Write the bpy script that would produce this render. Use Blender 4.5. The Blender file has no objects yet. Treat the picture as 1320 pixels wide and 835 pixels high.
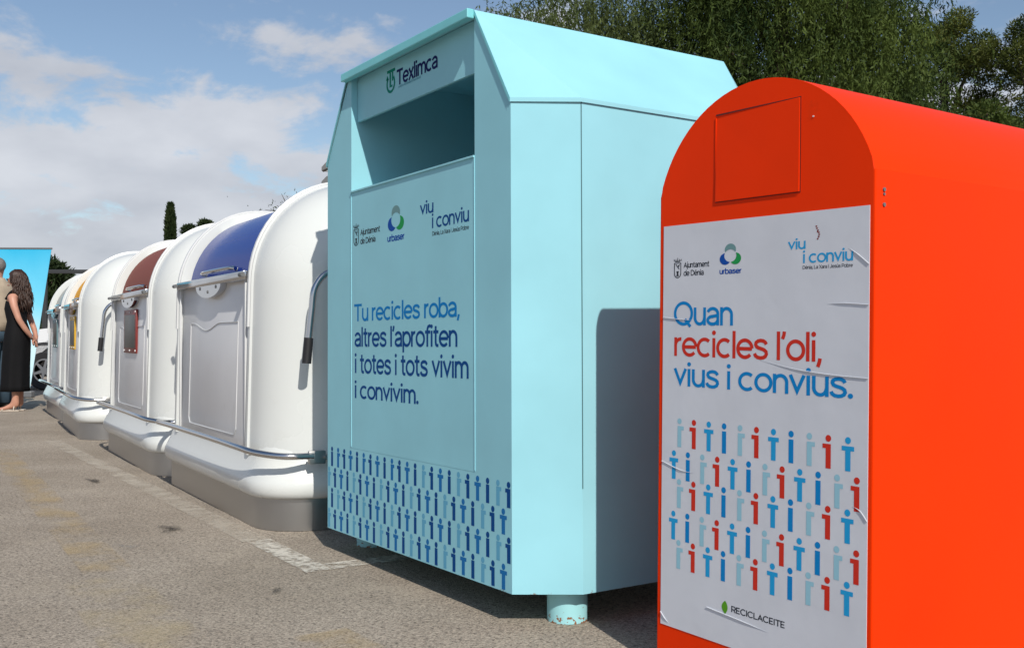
import bpy, bmesh, math, random
import numpy as np
from mathutils import Vector, Matrix, Quaternion

random.seed(7)
rng = np.random.default_rng(7)
SC = bpy.context.scene
C = SC.collection
PI = math.pi

# ------------------------------------------------------------------ camera
CAM_H = .885
YAW, PITCH, ROLL, FPX = .98431, .0135, .00053, 1326.9
fw = Vector((-math.sin(YAW) * math.cos(PITCH), math.cos(YAW) * math.cos(PITCH), math.sin(PITCH)))
rt = Vector((math.cos(YAW), math.sin(YAW), 0))
up = rt.cross(fw)
r2 = rt * math.cos(ROLL) + up * math.sin(ROLL)
u2 = up * math.cos(ROLL) - rt * math.sin(ROLL)
cd = bpy.data.cameras.new('camera')
cam = bpy.data.objects.new('camera', cd)
C.objects.link(cam)
M = Matrix((r2, u2, -fw)).transposed().to_4x4()
M.translation = Vector((0, 0, CAM_H))
cam.matrix_world = M
cd.sensor_width = 36
cd.lens = FPX / 1320 * 36
cd.clip_start = .05
cd.clip_end = 8000
SC.camera = cam

# ------------------------------------------------------------------ light
SUNV = Vector((1, -.26, .855)).normalized()
SUN_EL = math.asin(SUNV.z)
SUN_AZ = math.atan2(SUNV.x, SUNV.y)
sd = bpy.data.lights.new('sun', 'SUN')
sd.energy = 3.85
sd.angle = math.radians(.55)
sd.color = (1, .95, .87)
so = bpy.data.objects.new('sun', sd)
so.rotation_euler = SUNV.to_track_quat('Z', 'Y').to_euler()
C.objects.link(so)

SC.view_settings.view_transform = 'Standard'
SC.view_settings.look = 'None'
SC.view_settings.exposure = .12
SC.view_settings.gamma = 1

W = bpy.data.worlds.new('World')
SC.world = W
W.use_nodes = True
nt = W.node_tree
nt.nodes.clear()
N = nt.nodes.new
L = nt.links.new
out = N('ShaderNodeOutputWorld')
sky = N('ShaderNodeTexSky')
sky.sky_type = 'NISHITA'
sky.sun_disc = False
sky.sun_elevation = SUN_EL
sky.sun_rotation = SUN_AZ
sky.air_density = 1.0
sky.dust_density = .6
bg1 = N('ShaderNodeBackground')
bg1.inputs[1].default_value = .10
L(sky.outputs[0], bg1.inputs[0])
tc = N('ShaderNodeTexCoord')
sep = N('ShaderNodeSeparateXYZ')
L(tc.outputs['Generated'], sep.inputs[0])


def wmath(op, a, b=None, clamp=False):
    n = N('ShaderNodeMath')
    n.operation = op
    n.use_clamp = clamp
    for i, v in enumerate((a, b)):
        if v is None:
            continue
        if isinstance(v, (int, float)):
            n.inputs[i].default_value = v
        else:
            L(v, n.inputs[i])
    return n.outputs[0]


zc = wmath('MAXIMUM', sep.outputs[2], 0)
den = wmath('ADD', zc, .30)
comb = N('ShaderNodeCombineXYZ')
L(wmath('DIVIDE', sep.outputs[0], den), comb.inputs[0])
L(wmath('DIVIDE', sep.outputs[1], den), comb.inputs[1])
no = N('ShaderNodeTexNoise')
no.inputs['Scale'].default_value = 4.0
no.inputs['Detail'].default_value = 9
no.inputs['Roughness'].default_value = .60
no.inputs['Distortion'].default_value = .25
mp = N('ShaderNodeMapping')
mp.inputs['Location'].default_value = (4.0, 4.4, 3)
L(comb.outputs[0], mp.inputs[0])
L(mp.outputs[0], no.inputs['Vector'])
# more cover towards the horizon
cov = wmath('SUBTRACT', .345, wmath('MULTIPLY', zc, 1.22))
cl = wmath('ADD', no.outputs[0], cov)
ramp = N('ShaderNodeValToRGB')
ramp.color_ramp.interpolation = 'EASE'
ramp.color_ramp.elements[0].position = .49
ramp.color_ramp.elements[1].position = .63
L(cl, ramp.inputs[0])
no2 = N('ShaderNodeTexNoise')
no2.inputs['Scale'].default_value = 2.6
no2.inputs['Detail'].default_value = 6
L(mp.outputs[0], no2.inputs['Vector'])
cr2 = N('ShaderNodeValToRGB')
cr2.color_ramp.elements[0].position = .35
cr2.color_ramp.elements[0].color = (.45, .475, .535, 1)
cr2.color_ramp.elements[1].position = .66
cr2.color_ramp.elements[1].color = (.64, .66, .71, 1)
L(no2.outputs[0], cr2.inputs[0])
bg2 = N('ShaderNodeBackground')
bg2.inputs[1].default_value = 1.0
L(cr2.outputs[0], bg2.inputs[0])
mxs = N('ShaderNodeMixShader')
L(wmath('MULTIPLY', ramp.outputs[0], .93), mxs.inputs[0])
L(bg1.outputs[0], mxs.inputs[1])
L(bg2.outputs[0], mxs.inputs[2])
L(mxs.outputs[0], out.inputs[0])


# ------------------------------------------------------------------ materials
def mat(name, col, rough=.5, metal=0, coat=0, spec=.5, noise=None, bump=None, dirt=None):
    """noise=(scale, amount): value variation; bump=(scale, strength); dirt=(scale, threshold, colour)"""
    m = bpy.data.materials.new(name)
    m.use_nodes = True
    t = m.node_tree
    b = t.nodes['Principled BSDF']
    b.inputs['Base Color'].default_value = (*col, 1)
    b.inputs['Roughness'].default_value = rough
    b.inputs['Metallic'].default_value = metal
    b.inputs['Coat Weight'].default_value = coat
    b.inputs['Coat Roughness'].default_value = .08
    b.inputs['Specular IOR Level'].default_value = spec
    co = t.nodes.new('ShaderNodeTexCoord')
    last = None
    if noise:
        n = t.nodes.new('ShaderNodeTexNoise')
        n.inputs['Scale'].default_value = noise[0]
        n.inputs['Detail'].default_value = 6
        t.links.new(co.outputs['Object'], n.inputs['Vector'])
        r = t.nodes.new('ShaderNodeMapRange')
        r.inputs['From Min'].default_value = .3
        r.inputs['From Max'].default_value = .7
        r.inputs['To Min'].default_value = 1 - noise[1]
        r.inputs['To Max'].default_value = 1 + noise[1] * .5
        t.links.new(n.outputs[0], r.inputs[0])
        mx = t.nodes.new('ShaderNodeMix')
        mx.data_type = 'RGBA'
        mx.blend_type = 'MULTIPLY'
        mx.inputs[0].default_value = 1
        mx.inputs[6].default_value = (*col, 1)
        t.links.new(r.outputs[0], mx.inputs[7])
        last = mx.outputs[2]
        r2_ = t.nodes.new('ShaderNodeMapRange')
        r2_.inputs['To Min'].default_value = max(0, rough - .1)
        r2_.inputs['To Max'].default_value = min(1, rough + .12)
        t.links.new(n.outputs[0], r2_.inputs[0])
        t.links.new(r2_.outputs[0], b.inputs['Roughness'])
    if dirt:
        n = t.nodes.new('ShaderNodeTexNoise')
        n.inputs['Scale'].default_value = dirt[0]
        n.inputs['Detail'].default_value = 8
        n.inputs['Roughness'].default_value = .65
        t.links.new(co.outputs['Object'], n.inputs['Vector'])
        r = t.nodes.new('ShaderNodeMapRange')
        r.inputs['From Min'].default_value = dirt[1]
        r.inputs['From Max'].default_value = dirt[1] + .1
        r.inputs['To Max'].default_value = dirt[3] if len(dirt) > 3 else 1
        t.links.new(n.outputs[0], r.inputs[0])
        mx = t.nodes.new('ShaderNodeMix')
        mx.data_type = 'RGBA'
        t.links.new(r.outputs[0], mx.inputs[0])
        if last:
            t.links.new(last, mx.inputs[6])
        else:
            mx.inputs[6].default_value = (*col, 1)
        mx.inputs[7].default_value = (*dirt[2], 1)
        last = mx.outputs[2]
    if last:
        t.links.new(last, b.inputs['Base Color'])
    if bump:
        n = t.nodes.new('ShaderNodeTexNoise')
        n.inputs['Scale'].default_value = bump[0]
        n.inputs['Detail'].default_value = 3
        t.links.new(co.outputs['Object'], n.inputs['Vector'])
        bp = t.nodes.new('ShaderNodeBump')
        bp.inputs['Strength'].default_value = bump[1]
        bp.inputs['Distance'].default_value = .01
        t.links.new(n.outputs[0], bp.inputs['Height'])
        t.links.new(bp.outputs[0], b.inputs['Normal'])
    return m


M_blue = mat('pale_blue_paint', (.30, .625, .71), .42, spec=.08, noise=(3, .07), bump=(1.5, .38), dirt=(11, .70, (.20, .45, .50), .22))
M_blue_edge = mat('pale_blue_lip_paint', (.20, .62, .66), .42, noise=(5, .1))
M_seam = mat('dark_seam', (.05, .14, .16), .8)
M_orange = mat('orange_paint', (.88, .038, .0008), .42, spec=.07, noise=(1.6, .10), bump=(1.5, .32), dirt=(9, .66, (.52, .035, .006), .4))
M_poster = mat('white_vinyl', (.64, .665, .72), .5, spec=.2, noise=(6, .05), bump=(6, .22), dirt=(5, .62, (.50, .50, .52), .25))
M_white = mat('white_plastic', (.665, .685, .665), .24, coat=.2, noise=(2, .03), bump=(2.5, .04), dirt=(5, .62, (.55, .55, .51), .18))
M_rim = mat('pale_grey_rim', (.60, .61, .61), .35, noise=(4, .06))
M_door = mat('grey_door_paint', (.66, .66, .67), .33, coat=.12, noise=(3, .06), bump=(2.2, .05), dirt=(5, .60, (.45, .44, .42), .25))
M_trim = mat('light_grey_trim', (.72, .73, .74), .3)
M_steel = mat('brushed_steel', (.46, .455, .445), .34, metal=1, noise=(2, .07))
M_chrome = mat('polished_steel', (.56, .56, .565), .12, metal=1)
M_black = mat('black_rubber', (.012, .012, .014), .55)
M_gap = mat('black_recess', (.008, .008, .016), .6)
M_lidblue = mat('glossy_blue_lid', (.008, .038, .27), .2, spec=.08)
M_lidbrown = mat('glossy_brown_lid', (.24, .075, .055), .5, spec=.03)
M_lidyellow = mat('glossy_yellow_lid', (.80, .38, .02), .5, spec=.03)
M_lidgreen = mat('glossy_grey_lid', (.14, .16, .16), .2, spec=.1)
M_framered = mat('brown_red_frame', (.20, .025, .02), .4)
M_frameyel = mat('yellow_frame', (.62, .36, .02), .4)
M_framegrn = mat('teal_grey_frame', (.12, .20, .22), .4)
M_notice = mat('dark_notice', (.06, .065, .062), .35, noise=(60, .5))
M_cream = mat('cream_sticker', (.6, .55, .42), .6)


def edge_rust(m, col):
    t = m.node_tree
    b = t.nodes['Principled BSDF']
    src = b.inputs['Base Color'].links[0].from_socket
    co = t.nodes.new('ShaderNodeTexCoord')
    sp = t.nodes.new('ShaderNodeSeparateXYZ')
    t.links.new(co.outputs['Object'], sp.inputs[0])
    n = t.nodes.new('ShaderNodeTexNoise')
    n.inputs['Scale'].default_value = 22
    n.inputs['Detail'].default_value = 8
    n.inputs['Roughness'].default_value = .7
    t.links.new(co.outputs['Object'], n.inputs['Vector'])
    a = t.nodes.new('ShaderNodeMath')
    a.operation = 'MULTIPLY_ADD'
    a.inputs[1].default_value = -7.0
    a.inputs[2].default_value = 7.0 * .100
    t.links.new(sp.outputs[2], a.inputs[0])
    c = t.nodes.new('ShaderNodeMath')
    c.operation = 'ADD'
    t.links.new(a.outputs[0], c.inputs[0])
    t.links.new(n.outputs[0], c.inputs[1])
    r = t.nodes.new('ShaderNodeMapRange')
    r.inputs['From Min'].default_value = .56
    r.inputs['From Max'].default_value = .62
    r.inputs['To Max'].default_value = .85
    t.links.new(c.outputs[0], r.inputs[0])
    mx = t.nodes.new('ShaderNodeMix')
    mx.data_type = 'RGBA'
    t.links.new(r.outputs[0], mx.inputs[0])
    t.links.new(src, mx.inputs[6])
    mx.inputs[7].default_value = (*col, 1)
    t.links.new(mx.outputs[2], b.inputs['Base Color'])


def rust_paint():
    m = mat('blue_leg_paint', (.33, .66, .70), .5)
    t = m.node_tree
    b = t.nodes['Principled BSDF']
    co = t.nodes.new('ShaderNodeTexCoord')
    sp = t.nodes.new('ShaderNodeSeparateXYZ')
    t.links.new(co.outputs['Object'], sp.inputs[0])
    n = t.nodes.new('ShaderNodeTexNoise')
    n.inputs['Scale'].default_value = 75
    n.inputs['Detail'].default_value = 6
    t.links.new(co.outputs['Object'], n.inputs['Vector'])
    # more wear near the foot and the top weld
    a = t.nodes.new('ShaderNodeMath'); a.operation = 'SUBTRACT'; a.inputs[1].default_value = .055
    t.links.new(sp.outputs[2], a.inputs[0])
    ab = t.nodes.new('ShaderNodeMath'); ab.operation = 'ABSOLUTE'
    t.links.new(a.outputs[0], ab.inputs[0])
    mu = t.nodes.new('ShaderNodeMath'); mu.operation = 'MULTIPLY_ADD'
    mu.inputs[1].default_value = 5.0; mu.inputs[2].default_value = -.25
    t.links.new(ab.outputs[0], mu.inputs[0])
    ad = t.nodes.new('ShaderNodeMath'); ad.operation = 'ADD'
    t.links.new(mu.outputs[0], ad.inputs[0]); t.links.new(n.outputs[0], ad.inputs[1])
    r = t.nodes.new('ShaderNodeMapRange')
    r.inputs['From Min'].default_value = .52; r.inputs['From Max'].default_value = .56
    t.links.new(ad.outputs[0], r.inputs[0])
    mx = t.nodes.new('ShaderNodeMix'); mx.data_type = 'RGBA'
    mx.inputs[6].default_value = (.33, .66, .70, 1)
    mx.inputs[7].default_value = (.24, .10, .04, 1)
    t.links.new(r.outputs[0], mx.inputs[0])
    t.links.new(mx.outputs[2], b.inputs['Base Color'])
    return m


M_leg = rust_paint()
INK = {
    'navy': mat('navy_print', (.004, .065, .24), .6, spec=.08),
    'sky': mat('sky_blue_print', (.004, .20, .52), .6, spec=.08),
    'mid': mat('mid_blue_print', (.015, .16, .42), .6, spec=.08),
    'pale': mat('pale_blue_print', (.13, .40, .58), .6, spec=.08),
    'texl': mat('dark_violet_print', (.006, .012, .10), .6, spec=.08),
    'teal': mat('teal_green_print', (.004, .22, .16), .6, spec=.08),
    'black': mat('black_print', (.03, .035, .045), .6, spec=.08),
    'grey': mat('grey_print', (.16, .30, .31), .6, spec=.08),
    'logoblue': mat('logo_blue_print', (.01, .075, .36), .6, spec=.08),
    'logogreen': mat('logo_green_print', (.02, .30, .08), .6, spec=.08),
    'oblue': mat('poster_blue_print', (.005, .22, .56), .6, spec=.08),
    'ored': mat('poster_red_print', (.60, .035, .02), .6, spec=.08),
    'omid': mat('poster_mid_blue_print', (.02, .33, .66), .6, spec=.08),
    'opale': mat('poster_pale_blue_print', (.30, .55, .66), .6, spec=.08),
    'leaf': mat('leaf_green_print', (.10, .32, .02), .6, spec=.08),
    'faint': mat('faint_blue_print', (.12, .34, .42), .6, spec=.08),
}
M_skin = mat('skin', (.50, .25, .17), .5, noise=(15, .1))
M_dress = mat('black_dress_cloth', (.005, .005, .006), .8, spec=.2, bump=(14, .25))
M_hair = mat('brown_hair', (.045, .022, .014), .5, noise=(30, .5), bump=(40, .5))
M_greyhair = mat('grey_hair', (.16, .15, .14), .6, noise=(60, .4), bump=(70, .4))
M_shirt = mat('beige_shirt_cloth', (.42, .34, .25), .85, noise=(12, .15))
M_jeans = mat('blue_denim', (.05, .09, .13), .85, noise=(20, .2))
M_shoe = mat('pale_leather', (.55, .48, .40), .5)
M_shoedark = mat('dark_leather', (.03, .025, .02), .5)
M_tyre = mat('tyre_rubber', (.018, .018, .019), .75)
M_alloy = mat('alloy_wheel', (.45, .46, .47), .3, metal=1)
M_car = mat('white_car_paint', (.75, .76, .77), .25, coat=.6)
M_glass = mat('dark_glass', (.03, .04, .045), .05, coat=.5)
M_lamp = mat('clear_lamp', (.6, .62, .63), .15)
M_plastic = mat('dark_plastic', (.03, .03, .032), .6)
M_greymetal = mat('grey_metal', (.13, .135, .14), .5)
M_darkmetal = mat('dark_metal', (.03, .032, .034), .5)
M_bark = mat('bark', (.065, .045, .032), .9, noise=(6, .5), bump=(14, .8))
M_wall = mat('beige_render', (.52, .45, .36), .85, noise=(1, .1))
M_tile = mat('roof_tile', (.30, .12, .07), .8, noise=(3, .2))


def leaf_mat(name, c0, c1, scale=.9):
    m = bpy.data.materials.new(name)
    m.use_nodes = True
    t = m.node_tree
    b = t.nodes['Principled BSDF']
    co = t.nodes.new('ShaderNodeTexCoord')
    n = t.nodes.new('ShaderNodeTexNoise')
    n.inputs['Scale'].default_value = scale
    n.inputs['Detail'].default_value = 5
    n.inputs['Roughness'].default_value = .7
    t.links.new(co.outputs['Object'], n.inputs['Vector'])
    r = t.nodes.new('ShaderNodeValToRGB')
    r.color_ramp.elements[0].position = .35
    r.color_ramp.elements[0].color = (*c0, 1)
    r.color_ramp.elements[1].position = .68
    r.color_ramp.elements[1].color = (*c1, 1)
    t.links.new(n.outputs[0], r.inputs[0])
    t.links.new(r.outputs[0], b.inputs['Base Color'])
    b.inputs['Roughness'].default_value = .6
    b.inputs['Specular IOR Level'].default_value = .15
    tr = t.nodes.new('ShaderNodeBsdfTranslucent')
    t.links.new(r.outputs[0], tr.inputs[0])
    mx = t.nodes.new('ShaderNodeMixShader')
    mx.inputs[0].default_value = .3
    t.links.new(b.outputs[0], mx.inputs[1])
    t.links.new(tr.outputs[0], mx.inputs[2])
    t.links.new(mx.outputs[0], t.nodes['Material Output'].inputs[0])
    return m


M_pepper = leaf_mat('pepper_tree_leaves', (.013, .032, .008), (.115, .158, .034), .62)
M_pepper2 = leaf_mat('grey_green_leaves', (.026, .046, .014), (.13, .165, .055), .62)
M_pine = leaf_mat('pine_needles', (.026, .046, .010), (.15, .165, .036), .8)
M_cypress = leaf_mat('cypress_leaves', (.018, .035, .012), (.05, .07, .025), 2)


# ------------------------------------------------------------------ helpers
def tag(o, label=None, cat=None, group=None, kind=None):
    for k, v in (('label', label), ('category', cat), ('group', group), ('kind', kind)):
        if v:
            o[k] = v
    return o


def thing(name, label, cat, loc=(0, 0, 0), rot=(0, 0, 0), group=None):
    o = bpy.data.objects.new(name, None)
    o.empty_display_size = .2
    C.objects.link(o)
    o.location = loc
    o.rotation_euler = rot
    return tag(o, label, cat, group)


def obj(name, mesh, m, parent=None, smooth=False):
    if isinstance(mesh, bmesh.types.BMesh):
        me = bpy.data.meshes.new(name)
        bmesh.ops.recalc_face_normals(mesh, faces=mesh.faces)
        mesh.to_mesh(me)
        mesh.free()
    else:
        me = mesh
    if m is not None:
        ms = m if isinstance(m, (list, tuple)) else [m]
        if len(me.materials) == 0:
            for x in ms:
                me.materials.append(x)
    if smooth:
        me.polygons.foreach_set('use_smooth', [True] * len(me.polygons))
        if smooth != 'all':
            sm = smooth if not isinstance(smooth, bool) else 40
            try:
                me.set_sharp_from_angle(angle=math.radians(sm))
            except Exception:
                pass
    o = bpy.data.objects.new(name, me)
    C.objects.link(o)
    if parent:
        o.parent = parent
    return o


def bm_box(bm, x0, x1, y0, y1, z0, z1, bev=0, mi=0):
    r = bmesh.ops.create_cube(bm, size=1)
    for v in r['verts']:
        v.co = Vector(((x0 + x1) / 2 + v.co.x * (x1 - x0), (y0 + y1) / 2 + v.co.y * (y1 - y0), (z0 + z1) / 2 + v.co.z * (z1 - z0)))
    fs = list({f for v in r['verts'] for f in v.link_faces})
    for f in fs:
        f.material_index = mi
    if bev:
        es = list({e for v in r['verts'] for e in v.link_edges})
        bmesh.ops.bevel(bm, geom=es, offset=bev, segments=2, affect='EDGES', profile=.5)
    return r


def bm_poly(bm, pts, mi=0):
    vs = [bm.verts.new(p) for p in pts]
    f = bm.faces.new(vs)
    f.material_index = mi
    return f


def bm_cyl(bm, p0, p1, r0, r1=None, seg=14, caps=True):
    r1 = r0 if r1 is None else r1
    p0, p1 = Vector(p0), Vector(p1)
    return bm_tube(bm, [p0, p1], [r0, r1], seg, caps)


def bm_tube(bm, pts, rad, seg=10, caps=True):
    pts = [Vector(p) for p in pts]
    if not isinstance(rad, (list, tuple)):
        rad = [rad] * len(pts)
    rings = []
    prev = None
    for i, p in enumerate(pts):
        if i == 0:
            d = pts[1] - pts[0]
        elif i == len(pts) - 1:
            d = pts[-1] - pts[-2]
        else:
            d = (pts[i + 1] - p).normalized() + (p - pts[i - 1]).normalized()
        d.normalize()
        if prev is None:
            a = Vector((0, 0, 1)) if abs(d.z) < .9 else Vector((1, 0, 0))
            n = d.cross(a).normalized()
        else:
            n = (prev - d * prev.dot(d)).normalized()
        prev = n
        b = d.cross(n)
        rings.append([bm.verts.new(p + (n * math.cos(2 * PI * k / seg) + b * math.sin(2 * PI * k / seg)) * rad[i]) for k in range(seg)])
    for a, b in zip(rings, rings[1:]):
        for k in range(seg):
            bm.faces.new((a[k], a[(k + 1) % seg], b[(k + 1) % seg], b[k]))
    if caps:
        bm.faces.new(rings[0][::-1])
        bm.faces.new(rings[-1])
    return rings


def smooth_path(pts, n=6):
    pts = [Vector(p) for p in pts]
    P = [pts[0] * 2 - pts[1]] + pts + [pts[-1] * 2 - pts[-2]]
    res = []
    for i in range(1, len(P) - 2):
        for k in range(n):
            t = k / n
            a, b, c, d = P[i - 1], P[i], P[i + 1], P[i + 2]
            res.append(.5 * ((2 * b) + (c - a) * t + (2 * a - 5 * b + 4 * c - d) * t * t + (3 * b - a - 3 * c + d) * t ** 3))
    res.append(pts[-1])
    return res


def bm_prism(bm, pts2, y0, y1, bev=0):
    """polygon (x,z) extruded from y0 to y1"""
    a = [bm.verts.new((x, y0, z)) for x, z in pts2]
    b = [bm.verts.new((x, y1, z)) for x, z in pts2]
    fs = [bm.faces.new(a), bm.faces.new(b[::-1])]
    n = len(a)
    for i in range(n):
        fs.append(bm.faces.new((a[i], b[i], b[(i + 1) % n], a[(i + 1) % n])))
    return a, b, fs


def _arc(cx, cy, rx, ry, a0, a1, n=18):
    return [(cx + rx * math.cos(math.radians(a0 + (a1 - a0) * k / n)), cy + ry * math.sin(math.radians(a0 + (a1 - a0) * k / n))) for k in range(n + 1)]


def _glyphs():
    G = {}
    T, B_, M_ = .925, .075, .5
    ry = .425
    lo = lambda: None
    G['o'] = ([_arc(.50, M_, .42, ry, 0, 360, 32)], [], 1.00)
    G['c'] = ([_arc(.50, M_, .42, ry, 48, 312, 26)], [], .94)
    G['e'] = ([_arc(.50, M_, .42, ry, 3, 318, 30), [(.10, .50), (.915, .50)]], [], .98)
    G['a'] = ([_arc(.43, .64, .345, .29, 160, 0, 16) + [(.775, .3), (.775, 0)], _arc(.415, .285, .315, .21, 88, 270, 14) + _arc(.45, .36, .33, .285, 270, 352, 10)[1:], [(.405, .495), (.76, .55)]], [], .90)
    G['u'] = ([[(.12, 1.0), (.12, .42)] + _arc(.44, .42, .32, .345, 180, 360, 18)[1:], [(.78, 1.0), (.78, 0)]], [], .90)
    G['n'] = ([[(.12, 0), (.12, 1.0)], _arc(.45, .58, .33, .345, 180, 0, 18) + [(.78, 0)]], [], .90)
    G['m'] = ([[(.12, 0), (.12, 1.0)], _arc(.41, .60, .29, .325, 180, 0, 16) + [(.70, 0)], _arc(.99, .60, .29, .325, 180, 0, 16) + [(1.28, 0)]], [], 1.40)
    G['r'] = ([[(.12, 0), (.12, 1.0)], _arc(.46, .56, .34, .355, 180, 82, 10)], [], .56)
    G['s'] = ([[(.76, .74), (.70, .84), (.59, .905), (.44, .925), (.28, .895), (.17, .82), (.15, .72), (.20, .62), (.32, .56), (.50, .515), (.64, .465), (.74, .385), (.765, .27), (.71, .16), (.58, .09), (.43, .07), (.26, .095), (.14, .17), (.085, .285)]], [], .87)
    G['t'] = ([[(.27, 1.28), (.27, .27), (.30, .15), (.38, .085), (.56, .08)], [(.02, .925), (.56, .925)]], [], .61)
    G['l'] = ([[(.14, 0), (.14, 1.38)]], [], .29)
    G['i'] = ([[(.15, 0), (.15, 1.0)]], [(.15, 1.27, .12)], .31)
    G['j'] = ([[(.16, 1.0), (.16, -.18), (.12, -.28), (-.02, -.31)]], [(.16, 1.27, .12)], .30)
    G['b'] = ([[(.12, 0), (.12, 1.38)], _arc(.51, M_, .40, ry, 0, 360, 32)], [], .99)
    G['d'] = ([[(.86, 0), (.86, 1.38)], _arc(.48, M_, .40, ry, 0, 360, 32)], [], .98)
    G['p'] = ([[(.12, -.37), (.12, 1.0)], _arc(.51, M_, .40, ry, 0, 360, 32)], [], .99)
    G['v'] = ([[(.07, 1.0), (.43, .17), (.79, 1.0)]], [], .86)
    G['x'] = ([[(.08, 1.0), (.80, 0)], [(.80, 1.0), (.08, 0)]], [], .88)
    G['f'] = ([[(.62, 1.30), (.48, 1.305), (.36, 1.26), (.29, 1.14), (.27, 1.0), (.27, 0)], [(.03, .925), (.58, .925)]], [], .58)
    G[','] = ([[(.17, .16), (.15, .02), (.06, -.24)]], [], .30)
    G['.'] = ([], [(.15, .12, .125)], .32)
    G["'"] = ([[(.17, 1.38), (.15, 1.22), (.07, 1.02)]], [], .28)
    G[' '] = ([], [], .42)
    G['Q'] = ([_arc(.69, .665, .60, .60, 0, 360, 40), [(.80, .34), (1.20, -.08)]], [], 1.40)
    G['T'] = ([[(.03, 1.25), (1.07, 1.25)], [(.55, 1.25), (.55, 0)]], [], 1.08)
    G['A'] = ([[(.07, 0), (.58, 1.15), (1.09, 0)], [(.25, .42), (.91, .42)]], [], 1.16)
    G['D'] = ([[(.13, .08), (.13, 1.25), (.50, 1.25)] + _arc(.50, .665, .60, .585, 90, -90, 20)[1:] + [(.13, .08)]], [], 1.20)
    G['L'] = ([[(.13, 1.33), (.13, .08), (.82, .08)]], [], .90)
    G['X'] = ([[(.08, 1.33), (1.02, 0)], [(1.02, 1.33), (.08, 0)]], [], 1.10)
    G['J'] = ([[(.72, 1.33), (.72, .40)] + _arc(.41, .40, .31, .325, 0, -170, 14)[1:]], [], .88)
    G['P'] = ([[(.13, 0), (.13, 1.25), (.60, 1.25)] + _arc(.60, .895, .36, .355, 90, -90, 14)[1:] + [(.13, .54)]], [], 1.04)
    G['R'] = ([[(.13, 0), (.13, 1.25), (.60, 1.25)] + _arc(.60, .915, .34, .335, 90, -90, 14)[1:] + [(.13, .58)], [(.56, .58), (.96, 0)]], [], 1.08)
    G['E'] = ([[(.86, 1.25), (.13, 1.25), (.13, .08), (.86, .08)], [(.13, .67), (.80, .67)]], [], .98)
    G['C'] = ([_arc(.68, .665, .58, .60, 42, 318, 30)], [], 1.28)
    G['I'] = ([[(.14, 0), (.14, 1.33)]], [], .34)
    for a_, b_ in (('é', 'e'), ('ú', 'u')):
        st, dt, ad = G[b_]
        G[a_] = (st + [[(.42, 1.12), (.58, 1.38)]], dt, ad)
    return G


GLY = _glyphs()


def ribbon(bm, pts, hw, sx, sz, ox, oz, y):
    """flat stroke of half width hw along pts (glyph units), mitred joints"""
    P_ = []
    for p_ in pts:
        if not P_ or (abs(p_[0] - P_[-1][0]) + abs(p_[1] - P_[-1][1])) > 1e-5:
            P_.append(p_)
    closed = abs(P_[0][0] - P_[-1][0]) + abs(P_[0][1] - P_[-1][1]) < 1e-4
    if closed:
        P_ = P_[:-1]
    n = len(P_)
    Lr = []
    for i in range(n):
        def dirn(a, b):
            d = (b[0] - a[0], b[1] - a[1])
            l_ = math.hypot(*d) or 1
            return (d[0] / l_, d[1] / l_)
        if closed or 0 < i < n - 1:
            d0, d1 = dirn(P_[i - 1], P_[i]), dirn(P_[i], P_[(i + 1) % n])
        elif i == 0:
            d0 = d1 = dirn(P_[0], P_[1])
        else:
            d0 = d1 = dirn(P_[-2], P_[-1])
        nx, nz = -(d0[1] + d1[1]), d0[0] + d1[0]
        l_ = math.hypot(nx, nz) or 1
        nx, nz = nx / l_, nz / l_
        c = max(.42, nx * -d0[1] + nz * d0[0])
        k = hw / c
        Lr.append(((P_[i][0] + nx * k, P_[i][1] + nz * k), (P_[i][0] - nx * k, P_[i][1] - nz * k)))
    V = [(bm.verts.new((ox + a[0] * sx, y, oz + a[1] * sz)), bm.verts.new((ox + b[0] * sx, y, oz + b[1] * sz))) for a, b in Lr]
    for i in range(n if closed else n - 1):
        a, b = V[i], V[(i + 1) % n]
        bm.faces.new((a[0], b[0], b[1], a[1]))


def letter(name, body, x0, x1, zb, zt, y, ink, parent, bold=0.0):
    hw = .087 + bold
    adv = [GLY[c][2] for c in body]
    tot = sum(adv[:-1]) + adv[-1] - .06
    sx = (x1 - x0) / tot
    top = max((max([p_[1] for st in GLY[c][0] for p_ in st] + [d[1] + d[2] for d in GLY[c][1]] + [0]) for c in body))
    top = 1.0 if top <= 1.0 else (1.33 if top <= 1.34 and not any(c in 'lbdifj' for c in body) else 1.385)
    sz = (zt - zb) / top
    bm = bmesh.new()
    x = x0
    for c, a in zip(body, adv):
        st, dots, _ = GLY[c]
        for k, pts in enumerate(st):
            ribbon(bm, pts, hw, sx, sz, x, zb, y - .00007 * k)
        for cx, cz, r in dots:
            r *= (.83 + bold * 2.0) / .83
            bm_poly(bm, [(x + (cx + r * math.cos(2 * PI * q / 16)) * sx, y, zb + (cz + r * math.sin(2 * PI * q / 16)) * sz) for q in range(16)])
        x += a * sx
    return obj(name, bm, INK[ink], parent)


def disc(bm, cx, cz, r, y, mi=0, seg=14, sx=1.0):
    bm_poly(bm, [(cx + r * sx * math.cos(2 * PI * k / seg), y, cz + r * math.sin(2 * PI * k / seg)) for k in range(seg)], mi)


def rect(bm, x0, x1, z0, z1, y, mi=0):
    if x1 - x0 < 1e-5 or z1 - z0 < 1e-5:
        return
    bm_poly(bm, [(x0, y, z0), (x1, y, z0), (x1, y, z1), (x0, y, z1)], mi)


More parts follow.
